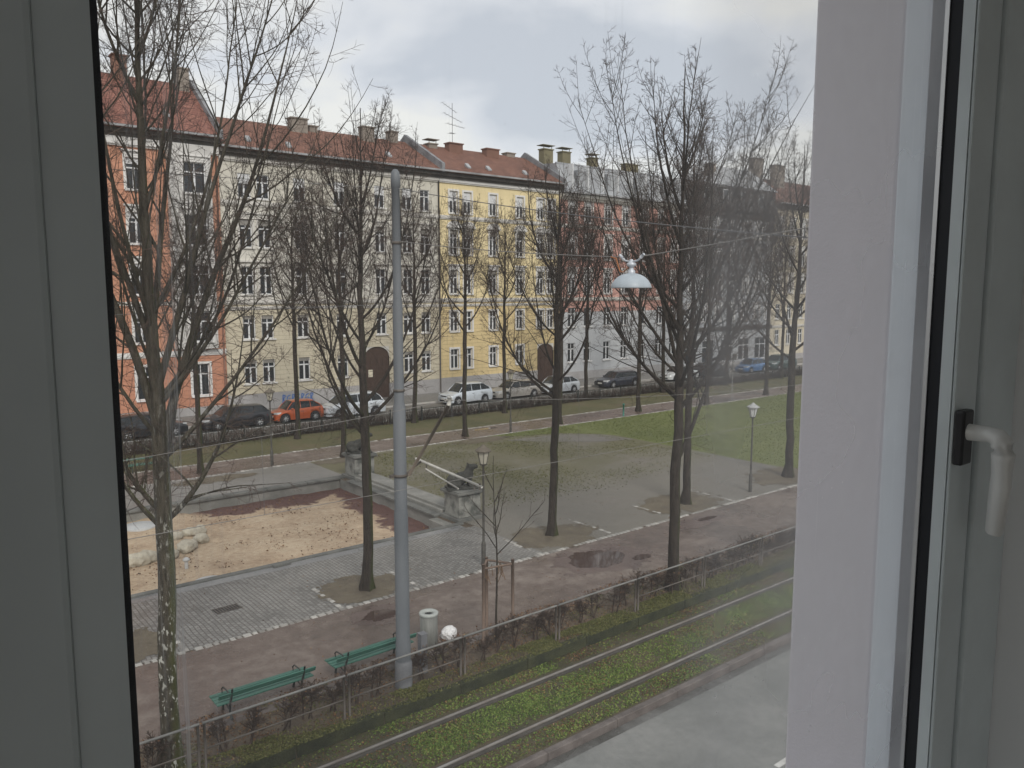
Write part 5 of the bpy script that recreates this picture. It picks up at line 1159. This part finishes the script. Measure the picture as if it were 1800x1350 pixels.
r_ = roof_part(t, 20.32, 38.85, 19.2, 22.3, M['tile_red'], 63.5); eave_parts(t, 20.17, 38.85, 19.2)
chimney(r_, 27.5, 28.9, 62.3, 21.6, 22.75, 'brick_grey'); chimney(r_, 29.3, 30.0, 62.8, 21.6, 22.4, 'brick_grey'); chimney(r_, 33.9, 35.0, 62.3, 21.6, 22.85, 'brick_grey')
skylight(r_, 22.6, 58.7, 19.95); skylight(r_, 25.6, 58.4, 19.8, .4); skylight(r_, 34.6, 59.0, 20.1)
for xx, zz, rr in ((37.5, 22.2, 0),): chimney(r_, 36.9, 37.7, 62.9, 21.8, 22.9, 'brick_grey')
b = MB(); b.add([(38.7, 57.45, 19.0), (39.0, 57.45, 19.0), (39.0, 63.5, 22.1), (38.7, 63.5, 22.1), (38.7, 57.45, 19.75), (39.0, 57.45, 19.75), (39.0, 63.5, 22.95), (38.7, 63.5, 22.95), (38.7, 69.5, 19.2), (39.0, 69.5, 19.2)],
    [(0, 1, 5, 4), (4, 5, 6, 7), (0, 4, 7, 3), (1, 2, 6, 5), (7, 6, 9, 8), (3, 7, 8), (2, 9, 6)]); b.build('firewall', M['firewall'], t)
b = MB(); b.tube([(38.8, FY - .12, .1), (38.8, FY - .12, 18.9)], .07, 8); b.build('downpipe', M['dark_eave'], t)
# spray painted blue lettering on the plinth
b = MB(); rg2 = random.Random(4); x = 24.3
for k in range(7):
    z0 = .35; w_ = .30 + .06 * (k % 2); P = [(x, z0), (x + w_ * .15, z0 + .7), (x + w_ * .8, z0 + .62), (x + w_ * .2, z0 + .36), (x + w_ * .85, z0 + .04)]
    if k % 2: P = [(x + w_ * .8, z0 + .66), (x + .04, z0 + .55), (x, z0 + .12), (x + w_ * .7, z0), (x + w_ * .82, z0 + .34), (x + w_ * .4, z0 + .36)]
    for a_, c_ in zip(P[:-1], P[1:]): 
        dx, dz = c_[0] - a_[0], c_[1] - a_[1]; L = math.hypot(dx, dz); nx_, nz_ = -dz / L * .045, dx / L * .045
        b.quad((a_[0] - nx_, FY - .066 - k * .0004, a_[1] - nz_), (c_[0] - nx_, FY - .066 - k * .0004, c_[1] - nz_), (c_[0] + nx_, FY - .066 - k * .0004, c_[1] + nz_), (a_[0] + nx_, FY - .066 - k * .0004, a_[1] + nz_))
    x += w_ + .05
b.build('graffiti', M['graffiti'], t)
# yellow house
yc = [40.4, 41.9, 44.75, 47.9, 50.45, 51.75]
t = house('yellow_house', 'bright yellow house with white window surrounds', 38.87, 52.9, 18.75, [(rows5[0], 'y_top', yc), (rows5[1], 'y_ped', yc), (rows5[2], 'y_lint', yc), (rows5[3], 'y_low', yc), (rows5[4], 'y_low', yc[:4])],
    M['yellow_wall'], M['yellow_rust'], 8.0, plinth=1.35, doors=[(50.1, 52.2, 0.0, 3.9)], trims=[(15.25, 15.5, .14, 'trim'), (8.1, 8.35, .16, 'trim'), (7.72, 7.85, .10, 'trim'), (18.35, 18.7, .2, 'white_trim')])
gate(t, 50.1, 52.2, 3.9, .7)
r_ = roof_part(t, 39.0, 52.9, 19.2, 22.3, M['tile_red'], 63.5); eave_parts(t, 38.87, 52.9, 19.2)
chimney(r_, 42.8, 44.3, 62.3, 21.5, 22.5, 'brick_red'); chimney(r_, 47.1, 48.6, 62.3, 21.5, 22.45, 'brick_red'); chimney(r_, 40.9, 41.8, 62.8, 21.6, 22.3, 'brick_grey', cowl=True); chimney(r_, 50.3, 51.3, 63.2, 21.6, 22.5, 'brick_grey')
for x in (42.3, 44.6, 48.9): skylight(r_, x, 58.5, 19.85, .45)
b = MB(); b.add([(52.75, 57.45, 19.0), (53.0, 57.45, 19.0), (53.0, 63.5, 22.1), (52.75, 63.5, 22.1), (52.75, 57.45, 19.6), (53.0, 57.45, 19.6), (53.0, 63.5, 22.85), (52.75, 63.5, 22.85), (52.75, 69.5, 19.2), (53.0, 69.5, 19.2)],
    [(0, 1, 5, 4), (4, 5, 6, 7), (0, 4, 7, 3), (1, 2, 6, 5), (7, 6, 9, 8), (3, 7, 8), (2, 9, 6)]); b.build('firewall', M['firewall'], t)
# television aerial on the yellow roof
t = empty('roof_aerial', (43.75, 63.2, 22.3)); tag(t, 'tall television aerial with four crossbars above the yellow house', 'aerial')
b = MB(); b.tube([(0, 0, -.3), (0, 0, 4.05)], .022, 6); b.build('mast', M['wire_dark'], t)
for z, l1, l2, dz in ((3.6, 1.1, .45, .35), (2.75, .95, 1.05, .3), (2.05, .6, 1.35, .1), (1.3, .35, .25, 0)):
    b = MB(); b.tube([(-l1, 0, z + dz), (l2, 0, z - dz)], .018, 4)
    for k in range(6):
        u = k / 5; xx = -l1 + (l1 + l2) * u; b.tube([(xx, -.35 + .03 * k, z + dz - 2 * dz * u), (xx, .35 - .03 * k, z + dz - 2 * dz * u)], .010, 4)
    b.build('crossbar', M['wire_dark'], t)
# pink house with grey mansard roof
pc = [54.6, 56.8, 59.6, 62.2, 65.0, 67.8, 70.0]
t = house('pink_house', 'pink house with grey mansard roof and white ground floor', 52.92, 71.5, 18.4, [(z, 'p_win', pc) for z in rows5[:3]] + [(rows5[3], 'p_low', pc), (rows5[4] - .2, 'p_low', pc)], M['pink_wall'], M['white_wall'], 6.9, plinth=.9,
    trims=[(15.25, 15.5, .14, 'trim'), (8.1, 8.35, .16, 'trim'), (17.9, 18.35, .25, 'trim')])
b = MB(); x0, x1 = 53.0, 71.5
b.add([(x0, 57.7, 18.4), (x1, 57.7, 18.4), (x1, 59.0, 21.3), (x0, 59.0, 21.3), (x1, 68, 22.0), (x0, 68, 22.0), (x0, 69, 18.4), (x1, 69, 18.4)], [(0, 1, 2, 3), (3, 2, 4, 5), (0, 3, 5, 6), (1, 7, 4, 2), (6, 5, 4, 7)]); b.box(x0, x1, 58.95, 59.15, 21.25, 21.42)
r_ = b.build('roof', M['mansard'], t)
for k in range(9):
    xx = 54.2 + k * 2.1; b = MB(); b.box(xx - .06, xx + .06, 57.85, 59.0, 18.5, 21.25); b.build('seam', M['blind'], r_)
for xx in (55.4, 59.6, 63.8, 68.0): b = MB(); b.box(xx - .5, xx + .5, 57.95, 59.0, 19.1, 20.7); dmr = b.build('dormer', M['mansard'], r_); 
chimney(r_, 55.7, 56.8, 61, 21, 22.9, 'brick_ochre', cowl=True); chimney(r_, 59.8, 60.7, 61, 21, 22.7, 'brick_ochre', cowl=True); chimney(r_, 65.0, 66.9, 61, 21, 22.6, 'brick_ochre'); chimney(r_, 53.2, 54.4, 61, 21, 22.9, 'brick_ochre', cowl=True)
eave_parts(t, 53.0, 71.5, 18.5, 'trim')
# grey blue house with gabled dark roof and shop fronts
bc = [73.2, 75.6, 78.2, 80.8, 83.4, 86.0, 88.2]
t = house('shop_house', 'blue grey house with slate roof and dark shop fronts', 71.52, 89.0, 18.2, [(z, 'b_win', bc) for z in rows5[:4]] + [(.6, 'shop', [73.4, 76.6, 80.2, 83.6, 87.0])], M['blue_grey_wall'], M['white_wall'], 4.6, plinth=.5, trims=[(4.4, 4.75, .3, 'dark_eave'), (15.2, 15.4, .14, 'trim'), (17.7, 18.1, .3, 'dark_eave')])
b = MB(); x0, x1 = 71.6, 89.0
b.add([(x0, 57.6, 18.3), (x1, 57.6, 18.3), (x1, 58.9, 21.4), (x0, 58.9, 21.4), (x1, 68, 21.6), (x0, 68, 21.6), (x0, 69, 18.3), (x1, 69, 18.3)], [(0, 1, 2, 3), (3, 2, 4, 5), (0, 3, 5, 6), (1, 7, 4, 2), (6, 5, 4, 7)])
r_ = b.build('roof', M['tile_dark'], t)
b = MB(); b.add([(77.0, 58.8, 21.3), (90.5, 58.8, 21.3), (88.5, 61.5, 24.0), (81.8, 61.5, 24.0), (88.5, 64, 24.0), (81.8, 64, 24.0), (90.5, 67, 21.3), (77, 67, 21.3)], [(0, 1, 2, 3), (3, 2, 4, 5), (5, 4, 6, 7), (0, 3, 5, 7), (1, 6, 4, 2)]); b.build('upper_roof', M['zinc'], r_)
for xx in (75.0, 78.5, 82.0, 85.5):
    b = MB(); b.box(xx - .75, xx + .75, 57.9, 59.4, 18.9, 20.9); d_ = b.build('dormer', M['tile_dark'], r_); w_ = WPROTO['b_win'].copy(); COL.objects.link(w_); w_.parent = t; w_.location = (xx, 57.86, 18.95); w_.scale = (.9, .3, .85)
    b = MB(); b.quad((xx - .4, 57.88, 19.0), (xx + .4, 57.88, 19.0), (xx + .4, 57.88, 20.6), (xx - .4, 57.88, 20.6)); b.build('dormer_pane', M['pane'], d_)
chimney(r_, 79.4, 80.6, 61, 23, 24.0, 'brick_grey'); chimney(r_, 88.4, 90.3, 61, 23, 25.6, 'brick_grey')
# beige house at the far right
gc = [90.6, 93.2, 96.0, 98.8, 101.6, 104.4]
t = house('beige_house', 'beige house with brown tiled roof farthest right', 89.02, 112, 19.4, [(z, 'p_win' if i < 3 else 'p_low', gc) for i, z in enumerate(rows5)], M['beige_wall'], M['beige_wall'], 4.6, plinth=.8, trims=[(4.4, 4.6, .14, 'trim')])
r_ = roof_part(t, 89.02, 112, 19.9, 23.8, M['tile_brown'], 63.5); eave_parts(t, 89.02, 112, 19.9); chimney(r_, 93.8, 96, 61.5, 23, 25.3, 'brick_grey')

# ------------------------------------------------------------------ the window we look out of, and its room
# profiles are drawn in plan: the window plane lies parallel to the street
ZB, ZT = H - 1.0, H + .85
t = empty('casement_window', (0, 0, 0)); tag(t, 'closed white plastic casement window seen from inside the room', 'window')
b = MB(); b.box(-.10, .073, .464, .56, ZB, ZT); b.build('left_stile', M['upvc'], t, .004)
b = MB(); b.prism([(.0735, .470), (.099, .4655), (.100, .512), (.0735, .512)], ZB + .08, ZT - .08, plane='xy'); b.build('glazing_bead', M['upvc'], t)
b = MB(); b.box(.0735, .113, .5132, .530, ZB + .08, ZT - .08); b.box(.0735, .115, .545, .56, ZB + .08, ZT - .08); b.build('gasket', M['gasket_black'], t)
b = MB(); b.box(-.10, .085, .5605, .60, ZB, ZT); b.build('outer_frame', M['upvc_out'], t, .004)
# right hand side, from outside in: white outer frame, gasket, metal spacer, dark gap, bead, stile
b = MB(); b.box(1.195, 1.30, .539, .580, ZB, ZT); b.build('outer_frame', M['upvc_out'], t, .003)
b = MB(); b.box(1.186, 1.30, .519, .5388, ZB, ZT); b.build('gasket', M['gasket'], t, .002)
b = MB(); b.box(1.181, 1.30, .513, .5188, ZB, ZT); b.build('spacer', M['spacer'], t)
b = MB(); b.box(1.184, 1.30, .4825, .5128, ZB, ZT); b.build('gasket', M['gasket_black'], t)
b = MB(); b.prism([(1.145, .4645), (1.300, .4645), (1.300, .482), (1.150, .482)], ZB, ZT, plane='xy'); b.build('glazing_bead', M['upvc'], t)
b = MB(); b.box(1.1460, 1.217, .459, .4643, ZB, ZT); st_ = b.build('right_stile', M['upvc'], t, .003)
b = MB(); b.box(1.2185, 1.34, .452, .4643, ZB, ZT); b.box(1.3005, 1.34, .4645, .58, ZB, ZT); b.build('inner_frame', M['upvc'], t, .004)
b = MB(); b.box(-.10, 1.34, .464, .60, ZB - .08, ZB + .08); b.box(-.10, 1.34, .464, .60, ZT - .08, ZT + .08); b.build('bottom_and_top_rail', M['upvc'], t)
# glass with dust, drips and a painted reflection veil towards the right
def glass_mat():
    m, nt, bs = material('window_glass'); nt.nodes.remove(bs); out = nt.nodes['Material Output']
    tr = N(nt, 'ShaderNodeBsdfTransparent'); gl = N(nt, 'ShaderNodeBsdfGlossy', {'Roughness': .02}); fr = N(nt, 'ShaderNodeFresnel', {'IOR': 1.28})
    mx = N(nt, 'ShaderNodeMixShader'); nt.links.new(fr.outputs[0], mx.inputs[0]); nt.links.new(tr.outputs[0], mx.inputs[1]); nt.links.new(gl.outputs[0], mx.inputs[2])
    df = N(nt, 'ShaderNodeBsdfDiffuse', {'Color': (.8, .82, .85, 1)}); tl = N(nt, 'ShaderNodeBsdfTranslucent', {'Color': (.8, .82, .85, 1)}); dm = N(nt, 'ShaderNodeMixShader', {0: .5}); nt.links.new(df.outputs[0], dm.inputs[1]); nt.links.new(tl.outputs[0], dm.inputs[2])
    v = coords(nt); sp = N(nt, 'ShaderNodeSeparateXYZ', {0: v})
    # run marks: vertically stretched noise, only in a few columns
    st = noise(nt, coords(nt, (160, 1, 2.2)), 1.0, 3, .6); col = noise(nt, coords(nt, (11, 1, .3), (3.1, 0, 0)), 1.0, 2)
    run = math_(nt, 'MULTIPLY', ramp(nt, st, [(.58, 0.0), (.72, 1.0)]), ramp(nt, col, [(.52, 0.0), (.66, 1.0)]))
    left = math_(nt, 'SUBTRACT', 1.0, math_(nt, 'MULTIPLY', math_(nt, 'ABSOLUTE', math_(nt, 'SUBTRACT', sp.outputs[0], .142), 0), 26), True)
    run2 = math_(nt, 'MULTIPLY', ramp(nt, noise(nt, coords(nt, (330, 1, 5.0)), 1.0, 3, .6), [(.52, 0.0), (.70, 1.0)]), left)
    spk = N(nt, 'ShaderNodeTexVoronoi', {'Vector': v, 'Scale': 70.0}, feature='F1'); dots = ramp(nt, spk.outputs[0], [(.06, 1.0), (.11, 0.0)]); dots = math_(nt, 'MULTIPLY', dots, ramp(nt, noise(nt, v, 9, 2), [(.5, 0.0), (.65, 1.0)]))
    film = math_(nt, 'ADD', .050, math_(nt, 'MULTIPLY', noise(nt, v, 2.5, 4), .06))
    refl_veil = math_(nt, 'MULTIPLY', ramp(nt, sp.outputs[0], [(.62, 0.0), (.70, 1.0)]), ramp(nt, noise(nt, coords(nt, (1, 1, 1.0), (0.3, 0, 1.1)), 3.2, 3), [(.28, 0.06), (.60, .32)]))  # paler right part of the pane: reflection painted in, blotched by noise
    f = math_(nt, 'ADD', math_(nt, 'ADD', film, refl_veil), math_(nt, 'ADD', math_(nt, 'MULTIPLY', run, .10), math_(nt, 'ADD', math_(nt, 'MULTIPLY', run2, .30), math_(nt, 'MULTIPLY', dots, .07))), True)
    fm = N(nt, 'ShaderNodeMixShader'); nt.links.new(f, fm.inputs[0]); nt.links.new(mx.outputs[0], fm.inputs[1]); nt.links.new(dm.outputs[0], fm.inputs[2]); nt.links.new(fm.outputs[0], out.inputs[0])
    return m
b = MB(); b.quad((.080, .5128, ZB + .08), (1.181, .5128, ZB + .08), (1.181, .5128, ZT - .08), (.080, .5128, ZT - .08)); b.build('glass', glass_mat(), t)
# handle on the right stile
t = empty('window_handle', (1.161, .459, H - .200)); tag(t, 'pale satin window handle on a black base plate', 'handle')
b = MB(); b.box(-.016, .016, -.014, -.0005, -.038, .038); b.build('base_plate', M['handle_black'], t, .003)
b = MB(); b.lathe([(.0105, 0), (.0105, -.012), (.009, -.014)], (0, -.014, .008), 20, axis='y')
b.tube([(0, -.014, .008), (0, -.040, .008), (0, -.050, .006), (0, -.057, -.003), (.001, -.058, -.016), (.002, -.057, -.06), (.003, -.053, -.124), (.003, -.0525, -.127)], [.0115, .011, .0125, .0145, .0145, .013, .011, .009], 16)
b.build('lever', M['handle_metal'], t)
# exterior wall with plastered reveal; facade plane at y = .72, window opening behind it
t = empty('window_wall', (0, 0, 0)); tag(t, 'lilac grey rendered outer wall and reveal beside the window', 'wall')
b = MB(); b.box(1.2005, 3.2, .5805, .725, H - 9.4, H + 3); b.box(-3.2, -.02, .6005, .725, H - 9.4, H + 3); b.box(-.02, 1.2005, .6005, .725, H - 9.4, ZB); b.box(-.02, 1.2005, .6005, .725, ZT, H + 3); b.build('render', M['reveal'], t, .006)
def rm(name, args, m):
    b = MB()
    for a in args: b.box(*a)
    return struct(b.build(name, m))
x0r, x1r, y0r, zf, zc = -1.9, 2.7, -3.6, H - 1.55, H + 1.25
rm('room_wall', [(1.3405, x1r, .06, .5795, zf, zc), (x0r, -.1005, .06, .5995, zf, zc), (-.1005, 1.3405, .06, .5995, zf, ZB - .081), (-.1005, 1.3405, .06, .5995, ZT + .081, zc),
    (x1r, x1r + .1, y0r, .7, zf, zc), (x0r - .1, x0r, -2.0, .59, zf, zc), (x0r - .1, x0r, y0r, -3.4, zf, zc), (x0r - .1, x0r, -3.4, -2.0, zf, zf + .08), (x0r - .1, x0r, -3.4, -2.0, zc - .15, zc), (x0r, -1.75, y0r - .1, y0r, zf, zc), (-.15, x1r, y0r - .1, y0r, zf, zc), (-1.75, -.15, y0r - .1, y0r, zf, zf + .1), (-1.75, -.15, y0r - .1, y0r, zc - .15, zc)], M['room_paint'])  # openings in the unseen left and back walls are added to brighten the frames
rm('room_floor', [(x0r - .1, x1r + .1, y0r - .1, .59, zf - .1, zf - .001)], M['room_floor'])
rm('room_ceiling', [(x0r - .1, x1r + .1, y0r - .1, .59, zc + .001, zc + .1)], M['room_paint'])
